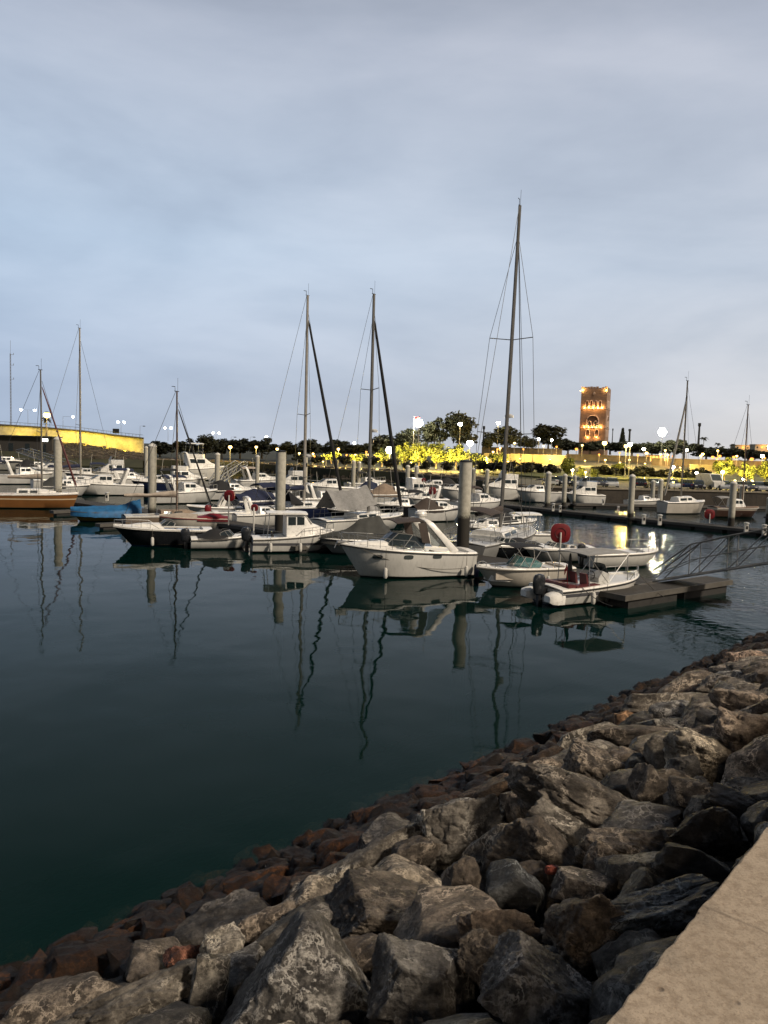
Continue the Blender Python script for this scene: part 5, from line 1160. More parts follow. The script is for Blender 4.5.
# ------------------------------------------------------------------ parked cars
def car_proto():
    o = thing('parked_car','car','car',(0,-400,0))
    prof=[(-2.1,.35),(-2.15,.75),(-2.0,.95),(-1.1,1.0),(1.0,.92),(1.95,.78),(2.12,.55),(2.1,.3)]
    MB().loft([[Vector((x,y*k,z)) for x,z in prof] for y,k in ((-.85,1),(-.80,1),(.80,1),(.85,1))]).build('body',M['carpaint'],o)
    cab=[(-1.75,.96),(-1.35,1.42),(.2,1.45),(1.05,.93)]
    MB().loft([[Vector((x*s,y,z)) for x,z in cab] for y,s in ((-.76,1),(.76,1))]).build('windows',M['glass'],o)
    MB().loft([[Vector((x,y,z)) for x,z in ((-1.3,1.43),(.18,1.46),(.1,1.50),(-1.25,1.48))] for y in (-.66,.66)]).build('roof',M['carpaint'],o)
    for x in (-1.35,1.3):
        for sg in (1,-1):
            w_=MB().tube([(x,sg*.72,.32),(x,sg*.89,.32)],.32,14).build('wheel',M['rubber'],o); MB().tube([(x,sg*.892,.32),(x,sg*.905,.32)],.18,10).build('rim',M['steel'],w_)
    for sg in (1,-1): MB().box((2.09,sg*.6,.66),(.08,.36,.14)).build('headlight',M['gel'],o,0); MB().box((-2.12,sg*.62,.78),(.06,.3,.14)).build('tail_light',M['red'],o,0)
    return o
M['carpaint'] = mat('car_paint',(.5,.5,.5),.25,coat=.6,var=.08,objcol=True)
cp0 = car_proto(); KID[cp0.name]=kids(cp0); 
for q in KID[cp0.name]: KID[q.name]=kids(q)
CC = [('white',(1.2,1.2,1.15)),('black',(.04,.04,.05)),('silver',(.7,.72,.75)),('blue',(.12,.25,.5)),('dark grey',(.12,.12,.13)),('white',(1.2,1.2,1.15)),('black',(.04,.04,.05)),('grey',(.3,.3,.31)),('white',(1.2,1.2,1.15)),('dark blue',(.03,.05,.12)),('black',(.04,.04,.05)),('silver',(.7,.72,.75)),('white',(1.2,1.2,1.15)),('dark grey',(.12,.12,.13)),('silver',(.7,.72,.75)),('black',(.04,.04,.05))]
cx = [550,562,574,587,600,612,640,655,672,686,698,724,736,748,759,768]
for i,((cn,cc),x) in enumerate(zip(CC,cx)):
    o = cp0 if i==0 else copytree(cp0); p = shore_at(x, 6.5+random.uniform(-.6,.6)); o.location=(p.x,p.y,max(p.z,2.1)+.13); o.rotation_euler[2]=-PI/2+random.uniform(-.25,.25)+(PI if i%3==0 else 0)
    tag(o, f'{cn} car parked on the quay, {ORD[i]} from the left in the row','car','cars parked on the quay')
    for q in kids(o):
        if q.name.startswith(('body','roof')): q.color=(*cc,1)
o = thing('parked_van','tall white van standing between the parked cars','van',shore_at(710,8)+Vector((0,0,.14)),-PI/2+.2)
MB().loft([[Vector((x,y,z)) for x,z in ((-2.4,.4),(-2.4,2.3),(-2.2,2.45),(1.2,2.45),(1.9,1.4),(2.5,1.2),(2.55,.4))] for y in (-.95,.95)]).build('body',M['white'],o)
MB().quadplate([(1.25,-.8,2.36),(1.25,.8,2.36),(1.88,.85,1.46),(1.88,-.85,1.46)],.03).build('windscreen',M['glass'],o,0)
for x in (-1.5,1.5):
    for sg in (1,-1): MB().tube([(x,sg*.8,.36),(x,sg*.99,.36)],.36,14).build('wheel',M['rubber'],o)
# ------------------------------------------------------------------ the unfinished square stone tower
M['stone'] = mat('tower_sandstone',(.30,.19,.125),.9,var=.35,scale=.25,bump=.3,bscale=1.2)
M['stonep'] = mat('brightened_carved_stone',(.62,.46,.36),.85,var=.25,scale=1.5)  # mouldings and ledges paled so they shine as if brightly lit
M['stoned'] = mat('shade_toned_niche_stone',(.10,.055,.035),.9,var=.3,scale=.4)  # darker tone paints recess shade onto the flat arch plates
base = atd(593.5,445,640); base.z=3; HT = atd(593.5,388,640).z-3; Wt=20.5
tw = thing('stone_tower','square sandstone tower lit by orange lamps, rising over the dark trees','tower',base,math.radians(-24))
h=Wt/2
mb=MB(); rr=[]
for z in (0,HT-1.0): rr.append([Vector((x*h,y*h,z)) for x,y in ((-1,-1),(1,-1),(1,1),(-1,1))])
mb.loft(rr); r_=random.Random(5)
for e in range(4):      # broken top course
    for k in range(9):
        a=-h+.95+(Wt-1.9)*k/8; hh=r_.uniform(.3,1.5); p=[(a,-h+.6),(h-.6,a),(a,h-.6),(-h+.6,a)][e]; mb.box((p[0],p[1],HT-1.0+hh/2),(1.95 if e%2==0 else 1.19,1.19 if e%2==0 else 1.95,hh))
mb.build('tower_shaft',M['stone'],tw,0)
LZ = [HT*.45,HT*.71]
for z in LZ: MB().loft([[Vector((x*(h+e),y*(h+e),z+zz)) for x,y in ((-1,-1),(1,-1),(1,1),(-1,1))] for e,zz in ((.02,-.5),(.45,0),(.45,.3),(.02,.3))]).build('ledge',M['stonep'],tw,0)
def facept(f,u,z,o): return [Vector((u,-h-o,z)),Vector((h+o,u,z)),Vector((u,h+o,z)),Vector((-h-o,u,z))][f]
def arch(f,u,z,w_,hh,nm,mt,o=.06):
    P=[(-w_/2,0),(w_/2,0),(w_/2,hh*.5)]+[(w_/2*math.cos(a)**.8,hh*.5+hh*.5*math.sin(a)) for a in [PI/2*k/6 for k in range(1,6)]]+[(0,hh)]
    P+= [(-x,y) for x,y in P[2:-1][::-1]]
    Q=[facept(f,u+x,z+y,o) for x,y in P]; MB().quadplate(Q,.10).build(nm,mt,tw,0)
    MB().tube([facept(f,u+x,z+y,o+.06) for x,y in P[1:]+P[:1]],.42 if w_>5 else .30,6,False).build('arch_moulding',M['stonep'],tw)
for f in range(4):
    for u in (-5.2,-1.75,1.75,5.2): arch(f,u,LZ[1]+1.0,2.4,5.6,'blind_arch',M['stoned'])
    arch(f,0,LZ[0]+.6,9.5,9.5,'blind_arch',M['stoned'])
    for u in (-2.4,2.4): arch(f,u,LZ[0]+1.0,2.6,4.6,'window_niche',M['darkwall'],.14)
    for u in (-3.6,3.6): arch(f,u,LZ[0]-7,3.2,5.5,'blind_arch',M['stoned'])
    arch(f,0,HT*.90,1.0,1.8,'window_niche',M['darkwall'])
bpy.context.view_layer.update()
mw = tw.matrix_basis
E_T = emit('tower_uplight',(1,.62,.22),25)
for f in (0,3):
    for zz,us,pw in ((LZ[1]+.7,(-6.9,-3.5,0,3.5,6.9),1500),(LZ[0]+.7,(-6.5,-3.0,0,3.0,6.5),1200),(LZ[0]-7.5,(-3.6,3.6),1600)):
        for u in us:
            q=facept(f,u,zz,.9); point(mw@q,(1,.52,.16),pw,.3); MB().box(facept(f,u,zz-.15,.35),(.4,.4,.3)).build('uplight',E_T,tw,0)
for q in ((-h+1,-h-1.0,HT-2.6),(h-.5,-h-1.0,HT-2.6),(-h-1.0,h-1,HT-2.6),(-h-1,-h+1,HT-2.6)): point(mw@Vector(q),(1,.60,.2),2400,.3); MB().box((q[0],q[1],q[2]-.3),(.5,.5,.3)).build('uplight',E_T,tw,0)
for dx,dy in ((-55,-70),(40,-80)):      # added ground floodlights that brighten the front of the tower
    p=base+Vector((dx,dy,0)); p.z=6; o=thing('floodlight','added ground floodlight aimed at the stone tower, '+('left' if dx<0 else 'right')+' one of two','floodlight',p,0,'added floodlights at the stone tower'); MB().box((0,0,0),(1.2,.6,.9)).build('housing',M['darkmetal'],o,0); MB().box((0,.32,.05),(1,.03,.7)).build('lens',E_Y,o,0); MB().box((0,0,-2.5),(.2,.2,4)).build('bracket',M['darkmetal'],o,0)
    point((p.x,p.y+1,p.z+.5),(1,.60,.27),26000,.5,40,base+Vector((0,0,HT*.6)))
# kiosk with arches lit orange, distant houses, columns, flag
kp = atD(656.5,461.5,188); o=thing('arcade_kiosk','small arched kiosk glowing orange inside, right of the twin street lamps','kiosk',kp); wd=16*188*1.28/F
MB().box((0,1.6,1.9),(wd+.5,3.6,.3)).build('roof',M['coping'],o,0); MB().box((0,3.2,.9),(wd,.2,1.75)).build('wall',M['conc'],o,0)
for k in range(6): MB().tube([(-wd/2+wd*k/5,0,-1),(-wd/2+wd*k/5,0,1.75)],.14,8).build('column',M['coping'],o)
for k in range(5): MB().box((-wd/2+wd*(k+.5)/5,2.2,1.55),(.35,.35,.2)).build('ceiling_lamp',E_O,o,0)
point((kp.x-1,kp.y+1,kp.z+1.1),OL,900,.2); point((kp.x+1,kp.y+1,kp.z+1.1),OL,900,.2)
for lb,x,y,d,wpx,hpx in (('pale low house on the right skyline beside the glow',745,450,330,20,4.5),('second pale low house at the right edge of the skyline',764,450,320,18,5)):
    d*=ratio(x); p=atd(x,y,d); w_=wpx*d/F; hh=hpx*d/F; o=thing('house',lb,'house',p,0,'pale houses on the right skyline'); MB().box((0,3,hh/2-1),(w_,6,hh+2)).build('wall',M['conc'],o,0); MB().box((0,3,hh+.13),(w_+.6,6.6,.25)).build('roof',M['coping'],o,0)
    for k in range(4): MB().box((-w_/2+w_*(k+.5)/4,-.02,hh*.5),(w_*.09,.04,hh*.35)).build('window',E_O if k%2 else M['glass'],o,0)
    point((p.x,p.y-3,p.z+hh),OL,1500,.3)
for lb,x,yt,yb,d,wp in (('tall dark column with flared top right of the cream yacht mast',698,423,450,300,2.3),('dark chimney like column beside the tiered pine',629,429,446,300,2.3),('thin dark pole right of the lit tower',612,428.5,446,300,1.0),('dark column between the flood mast and tallest mast',483,426,452,220,2.0)):
    d*=ratio(x); p=atd(x,yb,d); H=atd(x,yt,d).z-p.z; r0=wp*d/F/2; o=thing('column_mast',lb,'column',p,0,'dark columns on the skyline'); MB().lathe([(r0*1.0,0),(r0*.75,H*.86)],n=12).build('shaft',M['darkmetal'],o); MB().lathe([(r0*.8,H*.862),(r0*1.25,H*.9),(r0*1.25,H),(r0*.4,H)],n=12).build('head',M['darkmetal'],o)
p=atD(413,452,172); H=atD(413,417,172).z-p.z; o=thing('flagpole','flagpole with a small red flag beside the flood mast','flagpole',p); MB().tube([(0,0,0),(0,0,H)],.07,6).build('pole',M['lampmetal'],o)
MB().slabgrid([[Vector((.05+1.7*i/8,.12*math.sin(i*.9),H-.1-1.1*j/4+.35*i/8)) for j in range(5)] for i in range(9)],.02).build('flag',M['red'],o)
# lamps of the walkway we stand on (behind the camera); they give the warm light on the stones
for i,s in enumerate((-9,9,27,45,63)):
    p=sn(s,-5.4,PZ); o=thing('street_lamp','tall warm street lamp on the walkway behind the stones, '+ORD[i]+' along it','street lamp',p,0,'street lamps on the walkway')
    q=NN*.9; MB().tube([(0,0,0),(0,0,3),(0,0,6.2),(q.x,q.y,6.6)],[.10,.08,.06,.05],8).build('post',M['lampmetal'],o); MB().lathe([(.05,.1),(.28,.0),(.30,-.06)],(q.x,q.y,6.6),12).build('lamp_head',M['darkmetal'],o); MB().lathe([(.27,-.065),(.15,-.14),(.01,-.16)],(q.x,q.y,6.6),12).build('lamp_lens',E_Y,o)
    point((p.x+q.x,p.y+q.y,PZ+6.3),(1,.80,.58),WALK_W,.18)
# ------------------------------------------------------------------ armour stones
m = bpy.data.materials.new('armour_stone'); t = nt(m); L = t.links.new
out = N(t,'ShaderNodeOutputMaterial'); p = N(t,'ShaderNodeBsdfPrincipled'); L(p.outputs[0],out.inputs[0]); tc = N(t,'ShaderNodeTexCoord'); oi = N(t,'ShaderNodeObjectInfo')
ge = N(t,'ShaderNodeNewGeometry')
ofs = N(t,'ShaderNodeVectorMath',operation='MULTIPLY_ADD'); L(oi.outputs['Random'],ofs.inputs[0]); ofs.inputs[1].default_value=(40,40,40); L(ge.outputs['Position'],ofs.inputs[2]); V=ofs.outputs[0]
n1 = N(t,'ShaderNodeTexNoise',i_Scale=1.9,i_Detail=9.0,i_Roughness=.68,i_Distortion=.5); L(V,n1.inputs[0])
n2 = N(t,'ShaderNodeTexNoise',i_Scale=7.0,i_Detail=10.0,i_Roughness=.74); L(V,n2.inputs[0])
n3 = N(t,'ShaderNodeTexNoise',i_Scale=38.0,i_Detail=7.0,i_Roughness=.78); L(V,n3.inputs[0])
st = N(t,'ShaderNodeMapping'); st.inputs['Scale'].default_value=(1,1.3,5.5); st.inputs['Rotation'].default_value=(.5,.35,.2); L(V,st.inputs[0])
n5 = N(t,'ShaderNodeTexNoise',i_Scale=2.2,i_Detail=8.0,i_Roughness=.65,i_Distortion=.8); L(st.outputs[0],n5.inputs[0])
def ridge(sc_,dist,det,lo,hi):
    q = N(t,'ShaderNodeTexNoise',i_Scale=sc_,i_Detail=det,i_Roughness=.66,i_Distortion=dist); L(V,q.inputs[0])
    a_ = N(t,'ShaderNodeMath',operation='SUBTRACT'); a_.inputs[1].default_value=.5; L(q.outputs[0],a_.inputs[0]); b_=N(t,'ShaderNodeMath',operation='ABSOLUTE'); L(a_.outputs[0],b_.inputs[0])
    return ramp(t,b_.outputs[0],[(lo,(1,)*3),(hi,(0,0,0))]).outputs[0]
def mul(a_,b_,op='MULTIPLY'):
    q=N(t,'ShaderNodeMath',operation=op); L(a_,q.inputs[0]); L(b_,q.inputs[1]); return q.outputs[0]
c = ramp(t,n1.outputs[0],[(.28,(.042,.039,.036)),(.50,(.115,.106,.097)),(.72,(.36,.342,.315))]).outputs[0]
c = mixc(t,ramp(t,n5.outputs[0],[(.36,(.75,)*3),(.52,(0,0,0))]).outputs[0],c,(.035,.030,.026))
c = mixc(t,ramp(t,n2.outputs[0],[(.36,(.85,)*3),(.50,(0,0,0))]).outputs[0],c,(.018,.015,.013))
pm = N(t,'ShaderNodeTexNoise',i_Scale=1.25,i_Detail=5.0,i_Roughness=.6); L(V,pm.inputs[0])
patch = ramp(t,pm.outputs[0],[(.47,(0,0,0)),(.60,(1,1,1))]).outputs[0]
spk = ramp(t,n2.outputs[0],[(.50,(0,)*3),(.60,(1,1,1))]).outputs[0]
c = mixc(t,mul(patch,mul(spk,ridge(2.6,.45,10,.02,.12))),c,(.52,.49,.44))
c = mixc(t,ramp(t,n3.outputs[0],[(.36,(.6,)*3),(.48,(0,0,0))]).outputs[0],c,(.02,.018,.016))
c = mixc(t,mul(ramp(t,n3.outputs[0],[(.52,(0,)*3),(.66,(.6,.6,.6))]).outputs[0],spk),c,(.42,.39,.35))
c = mixc(t,mul(patch,ridge(3.4,.3,9,.004,.018)),c,(.66,.63,.58))
pm2 = N(t,'ShaderNodeTexNoise',i_Scale=2.6,i_Detail=4.0); L(V,pm2.inputs[0])
patch2 = ramp(t,pm2.outputs[0],[(.54,(0,0,0)),(.64,(.9,.9,.9))]).outputs[0]
c = mixc(t,mul(patch2,ridge(7.0,.3,8,.006,.03)),c,(.52,.49,.45))
c = mixc(t,1.0,c,oi.outputs['Color'],'MULTIPLY')
L(c,p.inputs['Base Color'])
rr=ramp(t,n2.outputs[0],[(.3,(.5,)*3),(.7,(.85,)*3)]); L(rr.outputs[0],p.inputs['Roughness']); p.inputs['Specular IOR Level'].default_value=.35
b0=N(t,'ShaderNodeBump',i_Strength=.7,i_Distance=.12); L(n5.outputs[0],b0.inputs['Height'])
b1=N(t,'ShaderNodeBump',i_Strength=1.0,i_Distance=.14); L(n2.outputs[0],b1.inputs['Height']); L(b0.outputs[0],b1.inputs['Normal'])
b2=N(t,'ShaderNodeBump',i_Strength=1.0,i_Distance=.03); L(n3.outputs[0],b2.inputs['Height']); L(b1.outputs[0],b2.inputs['Normal']); L(b2.outputs[0],p.inputs['Normal'])
M['rock']=m
ICO = {}
def ico(sub):
    if sub not in ICO:
        import bmesh
        bm=bmesh.new(); bmesh.ops.create_icosphere(bm,subdivisions=sub,radius=1.0); bm.verts.ensure_lookup_table()
        ICO[sub]=(np.array([v.co[:] for v in bm.verts]),[tuple(v.index for v in f.verts) for f in bm.faces]); bm.free()
    return ICO[sub]
def rock_mesh(seed, sub=4, npl=13, pw=16, rough=.05, planes=None, layer=.0, box=.6):
    r=np.random.RandomState(seed); v,fs=ico(sub)
    nr=r.normal(size=(npl,3)); nr/=np.linalg.norm(nr,axis=1)[:,None]; d=r.uniform(.55,.92,npl)
    bx=np.array([[1,0,0],[-1,0,0],[0,1,0],[0,-1,0],[0,0,1],[0,0,-1]],float)+r.normal(size=(6,3))*.22; bx/=np.linalg.norm(bx,axis=1)[:,None]
    nr=np.vstack([nr,bx]); d=np.concatenate([d,r.uniform(box,box+.25,6)])
    if planes is not None:
        pn=np.array([q[:3] for q in planes],float); pn/=np.linalg.norm(pn,axis=1)[:,None]; nr=np.vstack([bx,pn]); d=np.concatenate([np.full(6,1.1),[q[3] for q in planes]])
    k=np.maximum(v@nr.T,0)/d; rad=(np.sum(k**pw,axis=1)+ .6**pw)**(-1/pw)
    q=v*rad[:,None]
    o=Vector(r.uniform(0,100,3)); ax=r.normal(size=3); ax/=np.linalg.norm(ax)
    out=np.empty_like(q)
    for i in range(len(q)):
        pv=Vector(q[i]); a=noise.fractal(pv*1.6+o,1.0,2.0,3); b=noise.fractal(pv*5.5+o,.9,2.1,4); c_=abs(noise.noise(pv*3.1+o))
        e_=noise.fractal(pv*14+o,.9,2.1,3) if sub>4 else 0
        s=1+rough*(1.4*a+.8*b+.28*e_-1.0*max(0,.16-c_)*4)
        if layer:
            h=float(q[i]@ax); s+=layer*(((h*5+a*.5)%1.0)-.5)
        out[i]=q[i]*s
    mn,mx=out.min(0),out.max(0); out=(out-(mn+mx)/2)/((mx-mn)/2)
    me=bpy.data.meshes.new('boulder'); me.from_pydata([tuple(x) for x in out],[],fs); me.polygons.foreach_set('use_smooth',[True]*len(fs))
    me.set_sharp_from_angle(angle=math.radians(38)); me.materials.append(M['rock']); me.update(); return me
def slope_hit(x,y,lift=0.0):
    r=ray(x,y); nx=NN.x*r.x+NN.y*r.y; A=4.45+EDGE*.477+lift
    k=(A-CH)/(r.z+.477*nx); return Vector((r.x*k,r.y*k,CH+r.z*k))
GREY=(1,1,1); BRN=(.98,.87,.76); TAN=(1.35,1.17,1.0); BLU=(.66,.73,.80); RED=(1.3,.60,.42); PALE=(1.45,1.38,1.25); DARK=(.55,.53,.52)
HERO=[ # label, short name, cx, cy, w, h, tilt, colour, seed, planes
('huge triangular grey boulder with pale mottling at the bottom of the slope','the huge triangular boulder',303,993,205,165,0,GREY,1,[(-.78,.62,.2,.62),(.80,.60,.2,.62),(0,-1,0,.9),(.1,.3,.95,.55),(-.3,-.1,.95,.62),(.1,1,.2,.92),(.4,-.2,.9,.62)]),
('broad white veined grey boulder in the bottom left corner','the veined bottom left boulder',122,1018,150,58,-9,PALE,2,None),
('upright pale grey slab stone left of the huge triangular boulder','the upright pale slab',208,988,42,62,8,(1.25,1.2,1.1),3,[(1,0,.1,.75),(-1,.1,.1,.8),(0,1,.2,.9),(0,-1,0,.95),(0,.1,1,.6)]),
('small rust red topped rock above the upright pale slab','the rust topped rock',181,958,38,26,10,RED,4,None),
('pale white streaked rock above the upright pale slab','the white streaked rock',224,950,46,44,-15,PALE,5,None),
('long tan crested rock above the huge triangular boulder','the tan crested rock',268,928,70,38,-22,TAN,6,None),
('big flat faced dark brown block right of the huge triangular boulder','the big flat faced block',384,915,142,88,8,BRN,7,[(0,.8,.6,.62),(-.85,.2,.45,.72),(.7,.3,.5,.8),(.1,-.6,.8,.6),(0,-1,0,.9),(.9,-.4,.1,.85)]),
('long sloping ridge stone with pale edge above the flat faced block','the long ridge stone',362,868,165,36,-24,PALE,8,None),
('small rough brown rock at the right end of the long ridge stone','the rough brown rock',411,862,46,54,20,BRN,9,None),
('knobbly pinkish tan rock standing upright in mid slope','the knobbly tan rock',460,884,42,56,12,TAN,10,None),
('small tan rock under the knobbly tan rock','the small tan rock',453,907,34,26,5,TAN,11,None),
('smooth dark blue grey stone with sharp edge','the dark blue grey stone',516,889,66,52,14,BLU,12,[(.5,.8,.3,.62),(-.7,.5,.5,.7),(.2,-.3,.95,.6),(1,.1,.2,.8),(0,-1,0,.9),(-1,-.2,.1,.9)]),
('rounded brown veined boulder beside the dark gap','the rounded veined boulder',498,938,88,56,6,(1.25,1.0,.8),13,None),
('big grey brown boulder with flat top at the bottom middle','the flat topped boulder',422,985,112,82,10,GREY,14,[(0,.85,.55,.6),(-.8,.1,.5,.75),(.8,.2,.5,.72),(0,-.3,.95,.6),(0,-1,0,.9)]),
('dark block with two straight white quartz veins at the bottom','the quartz veined block',548,998,140,84,22,(.95,.95,.98),15,[(.2,.85,.5,.6),(-.9,.2,.4,.75),(.6,.5,.6,.75),(-.1,-.2,.95,.62),(0,-1,0,.95)]),
('dark brown rock tucked behind the quartz veined block','the rock behind the quartz block',488,962,64,56,12,BRN,16,None),
('big brown boulder with pale bedding by the walkway shadow','the bedded boulder',592,937,98,80,8,(1.2,1.0,.82),17,None),
('flat topped grey brown block right of the dark blue grey stone','the flat topped block',584,888,66,38,8,(1.15,1.05,.98),18,[(0,.9,.4,.6),(-.9,.1,.3,.8),(.9,0,.3,.85),(0,-.2,.95,.6),(0,-1,0,.9)]),
('pale pointed wedge stone half in shadow','the pale wedge',640,893,48,50,0,(1.5,1.5,1.4),19,[(-.75,.6,.3,.55),(.8,.5,.3,.6),(0,-1,0,.9),(0,.2,1,.5)]),
('large shadowed blue grey slab along the walkway edge','the shadowed slab',668,915,140,66,-18,BLU,20,None),  # blue-grey tint paints the walkway shadow into the slab
('sharp angular rock with white speckled top in mid slope','the white speckled rock',468,838,100,72,-10,(1.65,1.6,1.5),21,None),
('layered brown rock right of the white speckled rock','the layered brown rock',541,852,98,62,22,BRN,22,None),
('flat light grey slab lying on the layered brown rock','the flat light slab',562,829,74,36,25,(1.35,1.3,1.22),23,[(0,.5,.85,.4),(0,-.5,.85,.45),(1,.1,0,.9),(-1,.1,0,.9),(0,1,0,.8),(0,-1,0,.8)]),
('longest low boulder, grey, tapering to the right in mid slope','the longest boulder',590,813,188,66,14,(1.2,1.12,1.02),24,None),
('coarse brown boulder below the longest boulder','the coarse brown boulder',624,850,100,52,4,BRN,25,None),
('small upright brown rock left of the pale wedge','the small upright brown rock',604,864,40,42,10,TAN,26,None),
('small bright red stone wedged between rocks','the bright red stone',552,870,15,10,0,(1.1,.30,.22),27,None),
('dark shadowed block by the walkway below the round dark boulder','the dark shadowed block',694,868,84,40,4,DARK,28,None),  # dark tint here and on the next two paints in walkway shadow
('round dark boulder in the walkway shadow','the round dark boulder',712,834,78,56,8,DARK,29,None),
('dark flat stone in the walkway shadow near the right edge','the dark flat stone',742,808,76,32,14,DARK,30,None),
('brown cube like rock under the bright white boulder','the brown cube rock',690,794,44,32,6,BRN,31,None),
('smooth brown rock left of the brown cube rock','the smooth brown rock',668,782,54,28,4,BRN,32,None),
('lean brown rock with a red mark','the red marked rock',650,792,52,44,38,BRN,33,None),
('brightest pale boulder in the upper right of the slope','the brightest pale boulder',701,758,78,56,22,(1.9,1.75,1.5),34,None),
('steep grey rock left of the brightest pale boulder','the steep grey rock',660,760,40,44,-40,(1.3,1.25,1.15),35,None),
('small round grey stone below the brightest pale boulder','the small round stone',686,770,34,30,0,GREY,36,None),
('small pointed blue grey stone in mid slope','the small pointed stone',634,767,24,30,10,BLU,37,None),
('large vertical faced brown rock near the right edge','the vertical faced rock',746,742,66,62,6,(1.25,1.05,.88),38,None),
('long shelf like brown rock under the tan stone','the shelf rock',634,741,96,34,-6,BRN,39,None),
('rough round brown boulder above the longest boulder','the rough round boulder',548,776,54,36,4,TAN,40,None),
('big dark brown boulder left of the small pointed stone','the big dark brown boulder',600,776,80,60,16,BRN,41,None),
('pale mottled rock above the rough round boulder','the pale mottled rock',598,742,86,36,-14,PALE,42,None),
('small orange tan stone between pale rocks','the orange tan stone',626,722,26,22,-20,(2.0,1.25,.75),43,None),
('long pale leaning rock up the slope','the long pale leaning rock',690,686,70,28,-30,(1.7,1.5,1.3),44,None),
('wide pale boulder in front of the long pale leaning rock','the wide pale boulder',668,708,92,34,-10,(1.5,1.4,1.25),45,None),
('big flat brown boulder at the right edge below the upper stones','the big flat brown boulder',742,708,66,40,6,(1.3,1.1,.92),46,None),
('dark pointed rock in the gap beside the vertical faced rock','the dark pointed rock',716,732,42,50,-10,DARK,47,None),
('oval grey rock above the big flat brown boulder','the oval grey rock',722,688,46,26,8,(1.3,1.2,1.1),48,None),
('pale reddish rock high on the slope near the right edge','the pale reddish rock',748,664,44,30,6,(1.8,1.4,1.15),49,None)]
camR=Vector(co.matrix_world.col[0][:3]); camU=Vector(co.matrix_world.col[1][:3]); camB=Vector(co.matrix_world.col[2][:3])
ROCKS=[]; HB_=[]
for q in HERO:
    lb,sh,cx,cy,w_,h_,rot,colr,seed,pl=q
    big=w_*h_>3500
    me=rock_mesh(seed*17+3,(6 if w_*h_>6500 else 5) if big else 4,15,34,.085 if pl is None else .06,pl,.02 if seed in (8,17,22,25,38) else 0)
    hit=slope_hit(cx,cy,.10); vd=(hit-Vector((0,0,CH))).normalized(); dep=-(vd*((hit-Vector((0,0,CH))).length)).dot(camB); k=dep/F
    a,b=w_/2*k*1.0,h_/2*k*1.0; cz=(a+b)*.5
    th=math.radians(-rot); X=camR*math.cos(th)+camU*math.sin(th); Y=-camR*math.sin(th)+camU*math.cos(th)
    # local frame facing the viewer's side of the slope
    Z=(-vd); Y=(Y-Z*Y.dot(Z)).normalized(); X=Y.cross(Z)
    R=Matrix((X,Y,Z)).transposed().to_4x4()
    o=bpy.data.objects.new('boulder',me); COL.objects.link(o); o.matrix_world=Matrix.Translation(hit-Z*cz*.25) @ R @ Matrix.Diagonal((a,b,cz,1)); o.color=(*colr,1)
    tag(o,lb,'boulder','grey armour boulders of the slope'); ROCKS.append((hit,max(a,b)*.55+min(a,b)*.35,sh,(cx,cy)))
    if a>b*1.3: HB_ += [(hit+X*(a-b*.95)*k_,b*1.0) for k_ in (-1,1)]
protos=[rock_mesh(900+i,4,13,30,.08,None,.025 if i%3==0 else 0) for i in range(14)]
weedp=[rock_mesh(1900+i,3,12,22,.14,None,.03) for i in range(10)]
R_=random.Random(21)
cells=[(h,r_) for h,r_,_,_ in ROCKS]+HB_
def free(p,r,kk=.80):
    for c_,cr in cells:
        if abs(c_.x-p.x)<2 and abs(c_.y-p.y)<2 and (c_-p).length < kk*(r+cr): return False
    return True
LBL={}
def vis(p):
    if p.y<1.2: return False
    x,y=pix(p); return -60<x<800 and y<1075
def place(kind,p,r,protoset,colr,sq=1.0):
    o=bpy.data.objects.new(kind,R_.choice(protoset)); COL.objects.link(o)
    sx_,sy_,sz_=r*R_.uniform(.9,1.35),r*R_.uniform(.75,1.1),r*R_.uniform(.55,.85)*sq
    tilt=Matrix.Rotation(-math.atan(.477)*R_.uniform(.5,1.2),4,U) if False else Matrix.Rotation(math.atan(.477)*R_.uniform(.4,1.2),4,-U)
    o.matrix_world=Matrix.Translation(p)@tilt@Matrix.Rotation(R_.uniform(0,2*PI),4,'Z')@Matrix.Rotation(R_.uniform(-.35,.35),4,'X')@Matrix.Diagonal((sx_,sy_,sz_,1)); o.color=(*colr,1); return o
def relation(p):
    x,y=pix(p); best=sorted(ROCKS,key=lambda q:(q[3][0]-x)**2+(q[3][1]-y)**2)[0]; dx,dy=x-best[3][0],y-best[3][1]
    a=math.degrees(math.atan2(-dy,dx))%360; dr=['right of','upper right of','above','upper left of','left of','lower left of','below','lower right of'][int((a+22.5)//45)%8]
    return f'{dr} {best[2]}',math.hypot(dx,dy)
nG=nW=0; fill=[]
# grey stones filling the slope
for r0,r1,tries in ((.42,.54,2600),(.30,.42,5200),(.2,.3,8000)):
    for _ in range(tries):
        s,n=R_.uniform(-7,40),R_.uniform(.85,6.45); r=R_.uniform(r0,r1); p=sn(s,n,slope_z(n)-r*.12)
        x,y=pix(p) if p.y>1.2 else (0,9999)
        if not vis(p) or (r<.30 and s>14) or not free(p,r): continue
        cells.append((p,r)); fill.append((p,r,n,s))
fill.sort(key=lambda q:-q[1]/max(1,q[0].y)); rest=fill[250:]; fill=fill[:250]
for p,r,n,s in fill:
    cn,colr=R_.choice([('grey',GREY),('grey',(1.15,1.1,1.02)),('brown',BRN),('dark',DARK),('tan',TAN),('pale grey',PALE),('pale',(1.6,1.45,1.25))])
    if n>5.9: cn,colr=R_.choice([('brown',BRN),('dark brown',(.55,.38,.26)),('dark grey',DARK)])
    if s>12 and cn in('dark',): cn,colr='tan',TAN
    o=place('boulder',p,r,protos,colr); rel,dd=relation(p)
    sz='large' if r>.44 else 'middling' if r>.31 else 'small'
    LBL.setdefault(f'{sz} {cn} stone {rel}',[]).append((o,'grey armour boulders of the slope',dd))
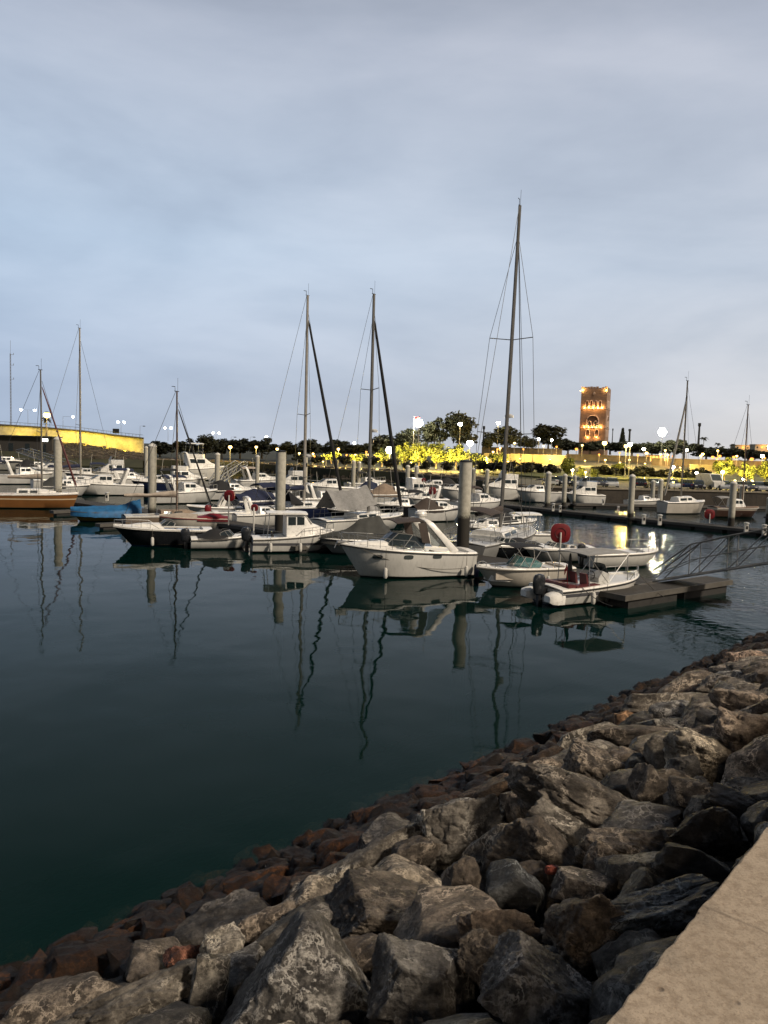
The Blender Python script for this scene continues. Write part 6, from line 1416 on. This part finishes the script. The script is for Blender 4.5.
# weed covered stones of the tide zone
wf=[]
for r0,r1,tries in ((.34,.46,1800),(.2,.34,9000)):
    for _ in range(tries):
        s,n=R_.uniform(-9,42),R_.uniform(6.25,12.4); r=R_.uniform(r0,r1); p=sn(s,n,slope_z(n)-r*.45-.12+.10*nz((s*.9,n*.9,4))-max(0,n-9.4)*.16)
        if not vis(p) or not free(p,r,.66): continue
        cells.append((p,r)); wf.append((p,r,n,s))
wf.sort(key=lambda q:-q[1]/max(1,q[0].y)); wrest=wf[260:]; wf=wf[:260]
for p,r,n,s in wf:
    cn,colr=R_.choice([('rust brown',(.27,.105,.03)),('dark brown',(.09,.043,.02)),('dark brown',(.11,.05,.02)),('brown',(.16,.068,.025))])
    if n>10.6: cn,colr='drowned brown',(.28,.15,.07)
    o=place('weedy_rock',p,r,weedp,colr,1.15); rel,dd=relation(p)
    sz='large' if r>.32 else 'small'; zone='at the waterline' if 9.6<n<10.8 else ('under water' if n>=10.8 else '')
    LBL.setdefault(' '.join(f'{sz} {cn} weedy rock {zone} {rel}'.split()),[]).append((o,'weed covered rocks of the tide band',dd))
for lb,os_ in LBL.items():
    os_.sort(key=lambda q:q[2])
    for i,(o,g_,dd) in enumerate(os_):
        l2=lb if len(os_)==1 else ORD[min(i,19)]+'-closest '+lb
        if len(l2.split())>16: l2=l2.replace(' weedy',' ',1).replace('  ',' ')
        tag(o,l2,'rock' if 'weedy' in lb else 'boulder',g_)
# the stones too many to count: small rubble in the gaps and the far ends of the slope
mb=MB(); 
vs0,fs0=ico(2); vv=[]; ff=[]
def lump(p,r):
    rr_=R_.random()*99; o=len(vv); A=Matrix.Rotation(R_.uniform(0,6),3,(R_.gauss(0,1),R_.gauss(0,1),1)); S=(R_.uniform(.8,1.4),R_.uniform(.7,1),R_.uniform(.5,.8))
    for v in vs0:
        q=Vector(v); q=q*(1+.28*noise.noise(q*1.7+Vector((rr_,0,0)))); q=Vector([max(-.8,min(.8,c)) for c in q]); q=A@Vector((q.x*S[0]*r,q.y*S[1]*r,q.z*S[2]*r)); vv.append(tuple(q+p))
    ff.extend([tuple(i+o for i in f) for f in fs0])
for _ in range(1500):
    s,n=R_.uniform(-6,38),R_.uniform(.9,7.4); p=sn(s,n,slope_z(n)-.30)
    if vis(p): lump(p,R_.uniform(.10,.26))
for p,r,n,s in rest: lump(p,r)
me=bpy.data.meshes.new('rubble'); me.from_pydata(vv,[],ff); me.polygons.foreach_set('use_smooth',[True]*len(ff)); me.set_sharp_from_angle(angle=math.radians(30)); me.materials.append(M['rock']); o=bpy.data.objects.new('rubble',me); COL.objects.link(o); o.color=(.75,.68,.6,1); tag(o,'small grey rubble in the gaps between boulders','rubble',kind='stuff')
vv,ff=[],[]
for _ in range(2200):
    s,n=R_.uniform(-8,42),R_.uniform(6.3,12.6); p=sn(s,n,slope_z(n)-.34-max(0,n-9.4)*.16)
    if vis(p): lump(p,R_.uniform(.10,.30))
for p,r,n,s in wrest: lump(p,r)
me=bpy.data.meshes.new('weedy_rubble'); me.from_pydata(vv,[],ff); me.polygons.foreach_set('use_smooth',[True]*len(ff)); me.set_sharp_from_angle(angle=math.radians(30)); me.materials.append(M['rock']); o=bpy.data.objects.new('weedy_rubble',me); COL.objects.link(o); o.color=(.13,.065,.03,1); tag(o,'small brown weedy rubble along the waterline','rubble',kind='stuff')
bpy.context.view_layer.update()
